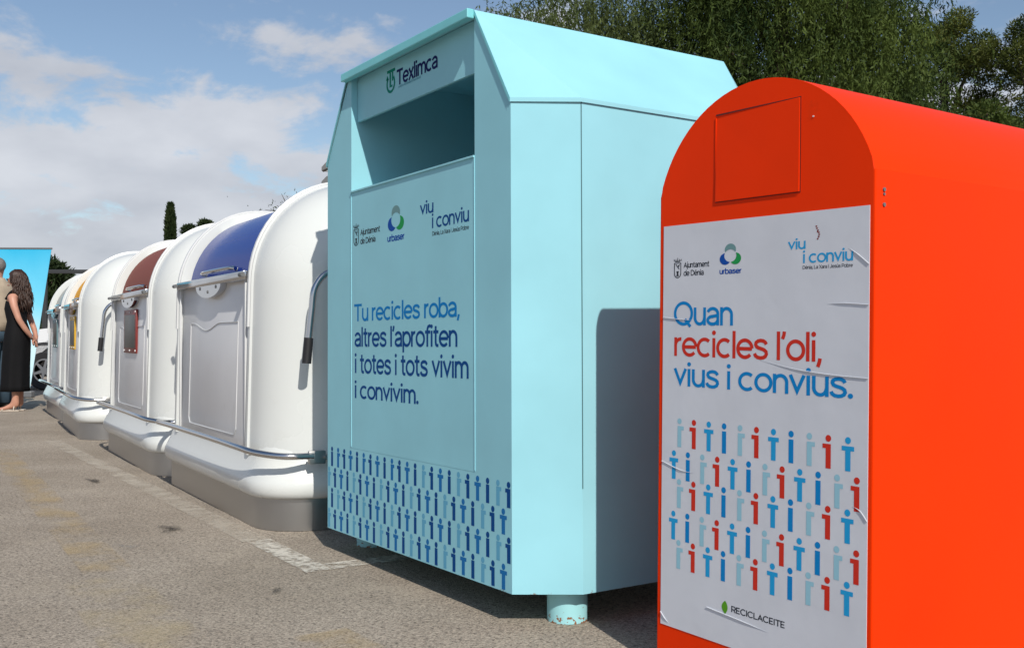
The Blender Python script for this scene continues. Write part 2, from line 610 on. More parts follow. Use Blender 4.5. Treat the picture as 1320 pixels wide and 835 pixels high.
def figure(bm, kind, cx, z0, H, y, mi, xlim=(-9, 9), zmin=-9, fat=1.0):
    """little dot-and-stroke figure used in the printed pattern"""
    r = .103 * H * fat ** .8
    bw = .185 * H * fat
    top = z0 + H
    zs = z0 + .73 * H

    def rc(a, b, c, d):
        rect(bm, max(a, xlim[0]), min(b, xlim[1]), max(c, zmin), d, y, mi)
    if xlim[0] < cx - r and cx + r < xlim[1]:
        disc(bm, cx, top - r, r, y, mi, 12)
    fl = .135 * H * fat ** .5
    if kind == 'T':
        rc(cx - .215 * H * fat ** .5, cx + .215 * H * fat ** .5, zs - fl, zs)
        rc(cx - bw / 2, cx + bw / 2, z0, zs - fl)
    elif kind == 'l':
        rc(cx - bw / 2 - .115 * H, cx + bw / 2, zs - fl, zs)
        rc(cx - bw / 2, cx + bw / 2, z0, zs - fl)
    elif kind == 'r':
        rc(cx - bw / 2, cx + bw / 2 + .115 * H, zs - fl, zs)
        rc(cx - bw / 2, cx + bw / 2, z0, zs - fl)
    else:
        rc(cx - bw / 2, cx + bw / 2, z0, zs)


def ring_poly(bm, cx, cz, a0, a1, fin, fout, y, mi=0, n=14, sx=1.0):
    for k in range(n):
        p = a0 + (a1 - a0) * k / n
        q = a0 + (a1 - a0) * (k + 1) / n
        pts = []
        for an, f in ((p, fin), (p, fout), (q, fout), (q, fin)):
            rr = f(an)
            pts.append((cx + rr * sx * math.cos(an), y, cz + rr * math.sin(an)))
        bm_poly(bm, pts, mi)


def trefoil_logo(x0, x1, z0, z1, y, parent):
    cx, cz = (x0 + x1) / 2, z0 + (z1 - z0) * .46
    S = (z1 - z0) * .5
    sx = (x1 - x0) / (z1 - z0) * 1.12
    bm = bmesh.new()
    for mi, a in enumerate((90, 210, 330)):
        a = math.radians(a)
        d, rl = .55 * S, .52 * S

        def fo(an, a=a, d=d, rl=rl):
            da = an - a
            s = rl * rl - (d * math.sin(da)) ** 2
            return d * math.cos(da) + math.sqrt(max(s, 0))
        w = math.radians(56)
        ring_poly(bm, cx, cz, a - w, a + w, lambda an: .56 * S, lambda an, fo=fo: max(fo(an), .57 * S), y, mi, 16, sx)
    return obj('trefoil_emblem', bm, [INK['grey'], INK['logoblue'], INK['logogreen']], parent)


def crest_logo(x0, x1, z0, z1, y, parent):
    bm = bmesh.new()
    w, hh = x1 - x0, z1 - z0
    X = lambda u: x0 + u * w
    Z = lambda v: z0 + v * hh
    # crown
    bm_poly(bm, [(X(.22), y, Z(.80)), (X(.78), y, Z(.80)), (X(.80), y, Z(.84)), (X(.20), y, Z(.84))])
    for k in range(5):
        c = .14 + .18 * k
        bm_poly(bm, [(X(c - .07), y, Z(.85)), (X(c + .07), y, Z(.85)), (X(c + (.5 - c) * -.15), y, Z(.96))])
    rect(bm, X(.47), X(.53), Z(.94), Z(1.0), y)
    # shield outline
    t = .08
    rect(bm, X(.10), X(.10 + t), Z(.25), Z(.76), y)
    rect(bm, X(.90 - t), X(.90), Z(.25), Z(.76), y)
    rect(bm, X(.18), X(.82), Z(.73), Z(.76), y)
    n = 10
    for k in range(n):
        a0, a1 = PI + PI * k / n, PI + PI * (k + 1) / n
        pts = [(X(.5 + .40 * math.cos(a0)), y, Z(.25 + .22 * math.sin(a0))), (X(.5 + .40 * math.cos(a1)), y, Z(.25 + .22 * math.sin(a1))),
               (X(.5 + .31 * math.cos(a1)), y, Z(.25 + .18 * math.sin(a1))), (X(.5 + .31 * math.cos(a0)), y, Z(.25 + .18 * math.sin(a0)))]
        bm_poly(bm, pts)
    bm_poly(bm, [(X(.24), y, Z(.70)), (X(.34), y, Z(.70)), (X(.72), y, Z(.46)), (X(.62), y, Z(.46))])
    bm_poly(bm, [(X(.5), y, Z(.62)), (X(.74), y, Z(.70)), (X(.66), y, Z(.55))])
    bm_poly(bm, [(X(.36), y, Z(.36)), (X(.64), y, Z(.36)), (X(.58), y, Z(.24)), (X(.64), y, Z(.12)), (X(.36), y, Z(.12)), (X(.42), y, Z(.24))])
    return obj('town_crest', bm, INK['black'], parent)


# ================================================================== SETTING
def ground_material():
    m = bpy.data.materials.new('worn_asphalt')
    m.use_nodes = True
    t = m.node_tree
    b = t.nodes['Principled BSDF']
    b.inputs['Roughness'].default_value = .92
    b.inputs['Specular IOR Level'].default_value = .25
    co = t.nodes.new('ShaderNodeTexCoord')

    def noise(scale, det=5, rough=.6):
        n = t.nodes.new('ShaderNodeTexNoise')
        n.inputs['Scale'].default_value = scale
        n.inputs['Detail'].default_value = det
        n.inputs['Roughness'].default_value = rough
        t.links.new(co.outputs['Object'], n.inputs['Vector'])
        return n.outputs[0]

    def ramp(src, p0, c0, p1, c1):
        r = t.nodes.new('ShaderNodeValToRGB')
        r.color_ramp.elements[0].position = p0
        r.color_ramp.elements[0].color = (*c0, 1)
        r.color_ramp.elements[1].position = p1
        r.color_ramp.elements[1].color = (*c1, 1)
        t.links.new(src, r.inputs[0])
        return r.outputs[0]

    def mix(fac, a, bcol, mode='MIX'):
        x = t.nodes.new('ShaderNodeMix')
        x.data_type = 'RGBA'
        x.blend_type = mode
        for i, v in ((0, fac), (6, a), (7, bcol)):
            if isinstance(v, (int, float)):
                x.inputs[i].default_value = v
            elif isinstance(v, tuple):
                x.inputs[i].default_value = (*v, 1)
            else:
                t.links.new(v, x.inputs[i])
        return x.outputs[2]
    base = ramp(noise(1.1, 8, .62), .33, (.285, .245, .20), .68, (.38, .335, .282))
    vo = t.nodes.new('ShaderNodeTexVoronoi')
    vo.inputs['Scale'].default_value = 185
    t.links.new(co.outputs['Object'], vo.inputs['Vector'])
    bw = t.nodes.new('ShaderNodeRGBToBW')
    t.links.new(vo.outputs['Color'], bw.inputs[0])
    stones = ramp(bw.outputs[0], .18, (.58, .56, .54), .85, (1.48, 1.43, 1.36))
    c = mix(.75, base, stones, 'MULTIPLY')
    pits = ramp(noise(75, 3, .6), .34, (.25, .24, .23), .45, (1, 1, 1))
    c = mix(.8, c, pits, 'MULTIPLY')
    dust = ramp(noise(2.6, 7, .7), .56, (0, 0, 0), .72, (1, 1, 1))
    c = mix(mix(.35, (0., 0., 0.), dust), c, (.47, .40, .31))
    dark = ramp(noise(.55, 6, .65), .60, (0, 0, 0), .74, (1, 1, 1))
    c = mix(mix(.35, (0., 0., 0.), dark), c, (.19, .16, .135))
    t.links.new(c, b.inputs['Base Color'])
    bp = t.nodes.new('ShaderNodeBump')
    bp.inputs['Strength'].default_value = .55
    bp.inputs['Distance'].default_value = .006
    ad = t.nodes.new('ShaderNodeMath')
    ad.operation = 'ADD'
    t.links.new(vo.outputs['Distance'], ad.inputs[0])
    t.links.new(noise(90, 4), ad.inputs[1])
    t.links.new(ad.outputs[0], bp.inputs['Height'])
    t.links.new(bp.outputs[0], b.inputs['Normal'])
    return m


bm = bmesh.new()
bm_poly(bm, [(-3000, -3000, 0), (3000, -3000, 0), (3000, 3000, 0), (-3000, 3000, 0)])
g = obj('ground', bm, ground_material())
g['kind'] = 'structure'


def worn_mat(name, col, thr, scale=9, soft=.1, edge=.0, amount=1.0):
    m = bpy.data.materials.new(name)
    m.use_nodes = True
    t = m.node_tree
    b = t.nodes['Principled BSDF']
    b.inputs['Base Color'].default_value = (*col, 1)
    b.inputs['Roughness'].default_value = .85
    co = t.nodes.new('ShaderNodeTexCoord')
    tr = t.nodes.new('ShaderNodeBsdfTransparent')
    mx = t.nodes.new('ShaderNodeMixShader')
    n = t.nodes.new('ShaderNodeTexNoise')
    n.inputs['Scale'].default_value = scale
    n.inputs['Detail'].default_value = 9
    n.inputs['Roughness'].default_value = .75
    t.links.new(co.outputs['Object'], n.inputs['Vector'])
    # the paint fades out towards the sheet's edge (UV distance)
    uv = t.nodes.new('ShaderNodeSeparateXYZ')
    t.links.new(co.outputs['UV'], uv.inputs[0])

    def tri(o_):
        a = t.nodes.new('ShaderNodeMath'); a.operation = 'SUBTRACT'; a.inputs[1].default_value = .5
        t.links.new(o_, a.inputs[0])
        b_ = t.nodes.new('ShaderNodeMath'); b_.operation = 'ABSOLUTE'
        t.links.new(a.outputs[0], b_.inputs[0])
        return b_.outputs[0]
    mxn = t.nodes.new('ShaderNodeMath'); mxn.operation = 'MAXIMUM'
    t.links.new(tri(uv.outputs[0]), mxn.inputs[0]); t.links.new(tri(uv.outputs[1]), mxn.inputs[1])
    ml = t.nodes.new('ShaderNodeMath'); ml.operation = 'MULTIPLY'; ml.inputs[1].default_value = edge
    t.links.new(mxn.outputs[0], ml.inputs[0])
    su = t.nodes.new('ShaderNodeMath'); su.operation = 'SUBTRACT'
    t.links.new(n.outputs[0], su.inputs[0]); t.links.new(ml.outputs[0], su.inputs[1])
    r = t.nodes.new('ShaderNodeMapRange')
    r.inputs['From Min'].default_value = thr
    r.inputs['From Max'].default_value = thr + soft
    r.inputs['To Max'].default_value = amount
    t.links.new(su.outputs[0], r.inputs[0])
    t.links.new(r.outputs[0], mx.inputs[0])
    t.links.new(tr.outputs[0], mx.inputs[1])
    t.links.new(b.outputs[0], mx.inputs[2])
    t.links.new(mx.outputs[0], t.nodes['Material Output'].inputs[0])
    return m


def ground_sheet(name, pts, m, z=.004):
    me = bpy.data.meshes.new(name)
    me.from_pydata([(x, y, z) for x, y in pts], [], [tuple(range(len(pts)))])
    uvl = me.uv_layers.new()
    for i, q in enumerate(((0, 0), (1, 0), (1, 1), (0, 1))):
        uvl.data[i].uv = q
    o = obj(name, me, m)
    o['kind'] = 'structure'
    return o


P_fresh = worn_mat('worn_white_paint', (.70, .65, .56), .34, 15, .18, .16, .8)
P_faint = worn_mat('faded_white_paint', (.66, .60, .50), .30, 5, .28, .22, .6)
P_yel = worn_mat('faded_yellow_paint', (.58, .42, .19), .36, 3, .40, .22, .7)
P_yel2 = worn_mat('faded_yellow_dust', (.58, .47, .28), .36, 4, .40, .25, .65)
P_stain = worn_mat('oil_stain', (.035, .027, .02), .30, 22, .22, .55, .85)
P_bluep = worn_mat('faded_blue_mark', (.16, .19, .22), .44, 18, .2, .4, .6)
ground_sheet('parking_line', [(-4.36, 1.515), (-3.66, 1.505), (-3.66, 1.610), (-4.36, 1.625)], P_fresh)
ground_sheet('parking_line', [(-3.765, 1.6155), (-3.66, 1.6155), (-3.66, 3.6), (-3.765, 3.6)], P_fresh)
ground_sheet('parking_line', [(-9.5, 1.54), (-4.361, 1.50), (-4.361, 1.62), (-9.5, 1.66)], P_faint)
ground_sheet('parking_line', [(-13.5, 1.08), (-10.2, 1.02), (-10.2, 1.14), (-13.5, 1.2)], P_faint)
ground_sheet('parking_line', [(-9.0, 1.03), (-4.1, .80), (-4.1, .98), (-9.0, 1.22)], P_yel)
ground_sheet('parking_line', [(-4.0, .70), (-2.2, .60), (-2.2, .90), (-4.0, .98)], P_yel2)
ground_sheet('parking_line', [(-2.9, 1.15), (-1.6, 1.05), (-1.6, 1.4), (-2.9, 1.32)], P_yel)
ground_sheet('stain', [(-4.97, 1.28), (-4.74, 1.25), (-4.70, 1.38), (-4.93, 1.40)], P_stain, .008)
ground_sheet('stain', [(-3.50, 1.285), (-3.415, 1.28), (-3.41, 1.335), (-3.495, 1.34)], P_stain, .008)
ground_sheet('stain', [(-4.66, .98), (-4.40, .97), (-4.38, 1.13), (-4.66, 1.14)], P_bluep, .008)
ground_sheet('stain', [(-6.9, 1.33), (-6.55, 1.32), (-6.5, 1.40), (-6.85, 1.41)], P_stain, .008)

# ================================================================== CLOTHES CONTAINER (pale blue)
BX = -3.31419
BY = 1.74198
W0 = .69478
ZB, ZE, ZT = .100, 1.6182, 1.9442
IN = .20487
CX, CY = .12278, .17764
DD = 1.112
blue = thing('clothes_container', 'tall pale blue clothes container with sloped roof and open slot, beside the orange bin',
             'container', (BX, BY, 0), (0, -.0066, 0))
XT = W0 - IN
OXL, OXR = -.461, .483
OZ = 1.4705
SZ = 1.7545   # bottom of the sign board
bm = bmesh.new()
zr = ZT - .013       # body stops under the roof sheet
ze = ZE - .007
xt = XT - .006
plan = [(-W0, 0), (W0, 0), (W0 + CX, CY), (W0 + CX, DD - CY), (W0, DD), (-W0, DD), (-W0 - CX, DD - CY), (-W0 - CX, CY)]
# front face in pieces around the slot
bm_poly(bm, [(-W0, 0, ZB), (OXL, 0, ZB), (OXL, 0, OZ), (OXL, 0, zr), (-xt, 0, zr), (-W0, 0, ze)])
bm_poly(bm, [(OXR, 0, ZB), (W0, 0, ZB), (W0, 0, ze), (xt, 0, zr), (OXR, 0, zr), (OXR, 0, OZ)])
bm_poly(bm, [(OXL, 0, ZB), (OXR, 0, ZB), (OXR, 0, OZ), (OXL, 0, OZ)])
# sides
for i in range(1, 8):
    if i == 4:
        continue
    a, b = plan[i], plan[(i + 1) % 8]
    bm_poly(bm, [(a[0], a[1], ZB), (b[0], b[1], ZB), (b[0], b[1], ze), (a[0], a[1], ze)])
bm_poly(bm, [(W0, DD, ZB), (-W0, DD, ZB), (-W0, DD, ze), (-xt, DD, zr), (xt, DD, zr), (W0, DD, ze)])
bm_poly(bm, [(x, y, ZB) for x, y in plan][::-1])
# slot cavity: cheeks, sloped chute floor, back, ceiling
cd_ = .74
for x in (OXL, OXR):
    bm_poly(bm, [(x, 0, OZ), (x, cd_, OZ - .42), (x, cd_, zr), (x, 0, zr)])
bm_poly(bm, [(OXL, 0, OZ), (OXR, 0, OZ), (OXR, cd_, OZ - .42), (OXL, cd_, OZ - .42)])
bm_poly(bm, [(OXL, cd_, OZ - .42), (OXR, cd_, OZ - .42), (OXR, cd_, zr), (OXL, cd_, zr)])
bmesh.ops.remove_doubles(bm, verts=bm.verts, dist=.0002)
M_bluebody = M_blue.copy()
M_bluebody.name = 'pale_blue_body_paint'
edge_rust(M_bluebody, (.20, .09, .04))
body = obj('body', bm, M_bluebody, blue)
# roof sheet
bm = bmesh.new()
ov = .006
th = .013
yf, yb = -.005, DD + .008
P = lambda x, y, z: (x, y, z)
EF, EB = (W0 + .003, yf), (W0 + .003, yb)
FF, FB = (W0 + CX + ov, CY - .003), (W0 + CX + ov, DD - CY + .003)
top = []
for s in (1, -1):
    top.append([P(s * XT, yf, ZT), P(s * XT, yb, ZT), P(s * EB[0], yb, ZE), P(s * FB[0], FB[1], ZE - .003), P(s * FF[0], FF[1], ZE - .003), P(s * EF[0], yf, ZE)])
for s, t_ in zip((1, -1), top):
    a, b, eb, fb, ff, ef = t_
    for tri in ((a, ef, ff), (a, ff, fb, b), (b, fb, eb)):
        bm_poly(bm, tri)
bm_poly(bm, [top[1][0], top[0][0], top[0][1], top[1][1]])
bmesh.ops.remove_doubles(bm, verts=bm.verts, dist=.0002)
bmesh.ops.recalc_face_normals(bm, faces=bm.faces)
ret = bmesh.ops.extrude_face_region(bm, geom=list(bm.faces))
for v in [e for e in ret['geom'] if isinstance(e, bmesh.types.BMVert)]:
    v.co.z -= th
roof = obj('roof', bm, M_blue, blue, smooth=22)
# fascia lip over the slot
bm = bmesh.new()
bm_box(bm, -XT - .004, XT + .001, -.032, -.0055, ZT - .029, ZT + .002, .003)
obj('fascia', bm, M_blue_edge, roof)
# edging strip of the roof
bm = bmesh.new()
for s in (1,):
    for (a, b) in (((s * (XT + .002), -.0065, ZT - .017), (s * (W0 + .0035), -.0065, ZE - .017)),):
        bm_poly(bm, [a, b, (b[0], b[1], b[2] + .017), (a[0], a[1], a[2] + .015)])
        obj('edging', bm, M_blue_edge, roof)
        bm = bmesh.new()
        bm_poly(bm, [(-a[0], a[1], a[2]), (-b[0], b[1], b[2]), (-b[0], b[1], b[2] + .017), (-a[0], a[1], a[2] + .015)])
obj('edging', bm, M_blue_edge, roof)
# sign board above the slot
bm = bmesh.new()
bm_box(bm, OXL + .002, OXR - .002, .027, .040, SZ, zr - .002, .001)
sign = obj('sign_board', bm, M_blue, blue)
letter('lettering', 'Texlimca', -.117, .192, 1.829, 1.889, .0262, 'texl', sign, .022)
bm = bmesh.new()
for k in range(22):
    x = -.102 + k * .0079
    rect(bm, x, x + random.uniform(.003, .0062), 1.818, 1.818 + random.uniform(.006, .0105), .0262)
obj('small_print', bm, INK['faint'], sign)
bm = bmesh.new()
lc, lz = -.166, 1.848
ring_poly(bm, lc, lz, math.radians(135), math.radians(405), lambda a: .026, lambda a: .036, .0262, 0, 26)
rect(bm, lc - .030, lc + .036, 1.890, 1.901, .0262)
rect(bm, lc - .010, lc + .002, 1.842, 1.8898, .0262)
rect(bm, lc + .010, lc + .020, 1.856, 1.8898, .0262)
rect(bm, lc - .010, lc + .014, 1.834, 1.8418, .0262)
bm_poly(bm, [(lc - .040, .0262, 1.866), (lc - .016, .0262, 1.866), (lc - .028, .0262, 1.884)])
obj('arrow_emblem', bm, INK['teal'], sign)
# vinyl front panel
bm = bmesh.new()
bm_box(bm, OXL, OXR, -.0006, .0015, .450, OZ - .004)
panel = obj('front_panel', bm, M_blue, blue)
for x in (OXL + .001, OXR - .001):
    bm = bmesh.new()
    bm_box(bm, x - .0022, x + .0022, -.0028, -.0001, .455, OZ - .0045, .0008)
    obj('panel_edge', bm, M_blue, panel)
bm = bmesh.new()
bm_box(bm, OXL, OXR, -.006, .004, OZ - .004, OZ + .003, .001)
obj('slot_sill', bm, M_blue, blue)
yl = -.0011
crest_logo(-.444, -.384, 1.249, 1.340, yl, panel)
letter('lettering', 'Ajuntament', -.375, -.204, 1.290, 1.314, yl, 'black', panel, .012)
letter('lettering', 'de Dénia', -.375, -.242, 1.255, 1.279, yl, 'black', panel, .012)
trefoil_logo(-.130, -.014, 1.275, 1.374, yl, panel)
letter('lettering', 'urbaser', -.141, -.005, 1.244, 1.269, yl, 'logoblue', panel, .03)
letter('lettering', 'viu', .115, .210, 1.318, 1.365, yl, 'navy', panel, .008)
letter('lettering', 'i conviu', .199, .447, 1.263, 1.314, yl, 'navy', panel, .008)
letter('lettering', 'Dénia, La Xara i Jesús Pobre', .203, .447, 1.237, 1.252, yl, 'black', panel, -.004)
letter('lettering', 'Tu recicles roba,', -.434, .386, .953, 1.023, yl, 'sky', panel, .008)
letter('lettering', "altres l'aprofiten", -.429, .370, .853, .930, yl, 'navy', panel, .008)
letter('lettering', 'i totes i tots vivim', -.429, .442, .749, .827, yl, 'navy', panel, .008)
letter('lettering', 'i convivim.', -.430, .101, .650, .720, yl, 'navy', panel, .008)
# printed pattern along the foot
bm = bmesh.new()
kinds = [('i', 0), ('r', 2), ('l', 0), ('T', 1)]
pitch = .0603
for row in range(4):
    z0 = .360 - .0848 * row
    for k in range(-1, 24):
        cx = -.649 + pitch * k + (pitch * .5 if row % 2 else 0)
        ki, mi = kinds[(k + 2 * (row % 2)) % 4]
        if ki == 'r' and k < 12 and row == 0:
            mi = 1
        yy = -.0005
        if cx < -W0 + .004 or cx > W0 - .004:
            continue
        figure(bm, ki, cx, z0, .080, yy, mi, (-W0 + .001, W0 - .001), ZB + .001, 1.28)
obj('printed_pattern', bm, [INK['navy'], INK['mid'], INK['pale']], blue)
# inner tray in the slot
bm = bmesh.new()
bm_box(bm, .06, OXR - .004, .24, .46, 1.49, 1.560, .010)
obj('inner_tray', bm, M_blue, blue)
bm = bmesh.new()
bm_box(bm, .36, OXR - .004, .10, .15, 1.69, 1.725, .004)
obj('hinge_bracket', bm, M_blue, blue)
# seams at the chamfer folds and under the eaves
bm = bmesh.new()
for s in (1, -1):
    x, y = s * (W0 + CX), CY
    bm_poly(bm, [(x + s * .0004, y - .0012, .42), (x + s * .0008, y + .0022, .42), (x + s * .0008, y + .0022, ze), (x + s * .0004, y - .0012, ze)])
    x0, y0 = s * W0, 0
    n = Vector((CY, -CX * s * s, 0)).normalized()
    nx, ny = s * n.x * .0015, n.y * .0015
    bm_poly(bm, [(x0 + nx, y0 + ny, ze - .006), (x + nx, y + ny, ze - .006), (x + nx, y + ny, ze), (x0 + nx, y0 + ny, ze)])
    bm_poly(bm, [(x + s * .0015, y, ze - .006), (x + s * .0015, DD - CY, ze - .006), (x + s * .0015, DD - CY, ze), (x + s * .0015, y, ze)])
obj('seam', bm, M_seam, blue)
# legs (the lean of the container is countered in their length)
for lx, ly in ((.700, .205), (-.700, .205), (.700, DD - .205), (-.700, DD - .205)):
    bm = bmesh.new()
    zg = .0005 - .0066 * lx
    bm_cyl(bm, (lx, ly, zg), (lx, ly, ZB - .001), .064, seg=28)
    obj('leg', bm, M_leg, blue, smooth=40)

# ================================================================== OIL BIN (orange)
OX = -1.7666
OY = 1.87197
WO = .33558
ZS, RISE = 1.2559, .2547
R_ = (WO * WO + RISE * RISE) / (2 * RISE)
ZC = ZS + RISE - R_
A0 = math.asin(WO / R_)
DO = 1.08
orange = thing('oil_bin', 'bright orange round-topped used oil bin with a white poster on its front', 'container', (OX, OY, 0), (0, .0147, .0244))
arch = [(-WO, .035), (WO, .035)]
for k in range(33):
    a = A0 - 2 * A0 * k / 32
    arch.append((R_ * math.sin(a), ZC + R_ * math.cos(a)))
bm = bmesh.new()
a, b, fs = bm_prism(bm, arch, 0, DO)
es = [e for e in bm.edges if all(abs(v.co.y) < 1e-6 or abs(v.co.y - DO) < 1e-6 for v in e.verts) and abs(e.verts[0].co.y - e.verts[1].co.y) < 1e-6]
bmesh.ops.bevel(bm, geom=es, offset=.004, segments=2, affect='EDGES', profile=.6)
obj('body', bm, M_orange, orange, smooth=15)
bm = bmesh.new()
bm_box(bm, -WO + .03, WO - .03, .03, DO - .03, .0105, .036)
obj('plinth', bm, M_darkmetal, orange)
# flap
bm = bmesh.new()
bm_box(bm, -.1335, .1345, -.0008, .004, 1.2245, 1.4475)
obj('flap_gap', bm, mat('deep_orange_gap', (.10, .008, .002), .7), orange)
bm = bmesh.new()
r = bm_box(bm, -.1322, .1330, -.0040, -.0010, 1.2262, 1.4452, .0012)
for v in bm.verts:
    if v.co.z > 1.33 and v.co.y < -.003:
        v.co.y += .0030 * (1 if v.co.x < 0 else .3)
    if v.co.z > 1.4 and v.co.x < 0:
        v.co.z -= .003
obj('flap', bm, M_orange, orange)
for z in (1.213, 1.203, 1.180):
    bm = bmesh.new()
    bm_cyl(bm, (WO - .002, .030, z), (WO + .003, .030, z), .0045 if z != 1.203 else .003, seg=10)
    obj('bolt', bm, M_greymetal, orange)
bm = bmesh.new()
bm_cyl(bm, (.170, -.002, 1.395), (.170, .002, 1.395), .002, seg=8)
obj('rivet', bm, M_rim, orange)
# poster
PX0, PX1, PZ0, PZ1 = -.3195, .3235, .118, 1.178
bm = bmesh.new()
nx_, nz_ = 60, 90
grid = []
for j in range(nz_ + 1):
    row = []
    for i in range(nx_ + 1):
        x = PX0 + (PX1 - PX0) * i / nx_
        z = PZ0 + (PZ1 - PZ0) * j / nz_
        row.append(bm.verts.new((x, -.0016, z)))
    grid.append(row)
for j in range(nz_):
    for i in range(nx_):
        bm.faces.new((grid[j][i], grid[j][i + 1], grid[j + 1][i + 1], grid[j + 1][i]))
bord = [grid[0][i] for i in range(nx_ + 1)] + [grid[j][nx_] for j in range(1, nz_ + 1)] + [grid[nz_][i] for i in range(nx_ - 1, -1, -1)] + [grid[j][0] for j in range(nz_ - 1, 0, -1)]
bk = [bm.verts.new((v.co.x, -.0002, v.co.z)) for v in bord]
for i in range(len(bord)):
    j = (i + 1) % len(bord)
    bm.faces.new((bord[i], bk[i], bk[j], bord[j]))
poster = obj('poster', bm, M_poster, orange)


def crease(pts, w=.0013, hgt=.0021):
    bm = bmesh.new()
    P_ = smooth_path([(x, 0, z) for x, z in pts], 8)
    n = len(P_)
    rows = []
    for i, p in enumerate(P_):
        d = (P_[min(i + 1, n - 1)] - P_[max(i - 1, 0)]).normalized()
        nn = Vector((-d.z, 0, d.x))
        k = math.sin(PI * min(1, (i + .3) / n * 1.0)) ** .5
        k = max(.12, min(1, (i / n) * 2.2)) if True else k
        rows.append([bm.verts.new(p + nn * w * k + Vector((0, -.00185, 0))), bm.verts.new(p + Vector((0, -.0019 - hgt * k, 0))), bm.verts.new(p - nn * w * k * .6 + Vector((0, -.00185, 0)))])
    for a, b in zip(rows, rows[1:]):
        bm.faces.new((a[0], a[1], b[1], b[0]))
        bm.faces.new((a[1], a[2], b[2], b[1]))
    return obj('crease', bm, M_poster, poster, smooth='all')


crease([(.02, .832), (.12, .815), (.22, .806), (.3232, .802)])
crease([(.215, .965), (.26, .966), (.3232, .962)])
crease([(.27, 1.088), (.295, 1.072), (.3232, 1.050)], .0017)
crease([(-.21, .928), (-.25, .930), (-.319, .935)])
crease([(-.20, .533), (-.25, .536), (-.319, .552)], .0017)
crease([(.05, .185), (-.03, .192), (-.15, .200)], .002, .0025)
crease([(.285, .52), (.305, .512), (.3232, .492)], .0017)
crease([(-.288, .125), (-.303, .136), (-.319, .150)], .002, .0025)
yo = -.0020
crest_logo(-.282, -.249, 1.037, 1.092, yo, poster)
letter('lettering', 'Ajuntament', -.243, -.152, 1.065, 1.080, yo, 'black', poster, .01)
letter('lettering', 'de Dénia', -.243, -.171, 1.044, 1.059, yo, 'black', poster, .01)
trefoil_logo(-.112, -.048, 1.063, 1.119, yo, poster)
letter('lettering', 'urbaser', -.116, -.043, 1.044, 1.058, yo, 'logoblue', poster, .03)
letter('lettering', 'viu', .101, .151, 1.093, 1.1185, yo, 'omid', poster, .01)
letter('lettering', 'i conviu', .144, .281, 1.060, 1.089, yo, 'omid', poster, .01)
letter('lettering', 'Dénia, La Xara i Jesús Pobre', .144, .281, 1.046, 1.0545, yo, 'black', poster, -.004)
letter('lettering', 'Quan', -.278, -.071, .915, .976, yo, 'oblue', poster, .004)
letter('lettering', "recicles l'oli,", -.277, .199, .834, .902, yo, 'ored', poster, .004)
letter('lettering', 'vius i convius.', -.276, .284, .756, .819, yo, 'oblue', poster, .004)
letter('lettering', 'RECICLACEITE', -.067, .101, .207, .222, yo, 'black', poster, .02)
bm = bmesh.new()
lf = []
for k in range(9):
    t = k / 8
    lf.append((-.0875 - .0115 * math.sin(PI * t) ** .8, yo, .197 + .033 * t))
for k in range(1, 8):
    t = 1 - k / 8
    lf.append((-.0875 + .0085 * math.sin(PI * t) ** .8, yo, .197 + .033 * t))
bm_poly(bm, lf)
obj('leaf_emblem', bm, INK['leaf'], poster)
bm = bmesh.new()
rect(bm, .184, .187, 1.128, 1.133, yo)
for k in range(7):
    x = .186 + .004 * math.sin(k * .75)
    rect(bm, x - .0022, x + .0022, 1.112 + k * .0048, 1.1153 + k * .0048, yo)
obj('flame_mark', bm, mat('dark_red_mark', (.22, .02, .01), .6), poster)
bm = bmesh.new()
seq = [('r', 3), ('l', 1), ('T', 2), ('i', 0)]
for row in range(5):
    z0 = .5955 - .0797 * row
    if row % 2 == 0:
        for k in range(11):
            ki, mi = seq[k % 4]
            figure(bm, ki, -.2535 + .0526 * k, z0, .0755, yo, mi)
    else:
        for k in range(12):
            ki, mi = seq[(k + 2) % 4]
            figure(bm, ki, -.2735 + .0518 * k, z0 - .006, .0755, yo, mi)
obj('printed_pattern', bm, [INK['oblue'], INK['ored'], INK['omid'], INK['opale']], poster)

# ================================================================== WHITE RECYCLING BINS
BL = 1.08          # half length
BD = 1.34          # depth
DX = .685           # half width of the mouth / door


def prof(d, n_arc=16):
    """front-bottom -> over the top -> back-bottom, inset by d; returns [(y,z)]"""
    a, b = .50, .52
    zc_ = 1.14
    pts = []
    for i in range(5):
        t = i / 4
        pts.append((d + .018 * t, .33 + (zc_ - .33) * t))
    for i in range(1, n_arc + 1):
        th = PI / 2 * i / n_arc
        pts.append((.018 + a - (a - d) * math.cos(th), zc_ + (b - d) * math.sin(th)))
    m = [(BD - y, z) for y, z in pts[::-1]]
    return pts + m


def loft(bm, stations, closed_ends=True, sl=None):
    rows = []
    for x, d in stations:
        p = prof(d)
        if sl:
            p = p[sl[0]:sl[1]]
        rows.append([bm.verts.new((x, y, z)) for y, z in p])
    for A, B in zip(rows, rows[1:]):
        for i in range(len(A) - 1):
            bm.faces.new((A[i], A[i + 1], B[i + 1], B[i]))
    if closed_ends:
        bm.faces.new(rows[-1])
    return rows


def mesh_of(name, bm, m, smooth=40):
    o = obj(name, bm, m, None, smooth)
    me = o.data
    bpy.data.objects.remove(o)
    return me


def rounded_rect(hx, y0, y1, r, n=8):
    pts = []
    for cx, cy, a0 in ((hx - r, y0 + r, -90), (hx - r, y1 - r, 0), (-hx + r, y1 - r, 90), (-hx + r, y0 + r, 180)):
        for k in range(n + 1):
            a = math.radians(a0 + 90 * k / n)
            pts.append((cx + r * math.cos(a), cy + r * math.sin(a)))
    return pts


BM = {}
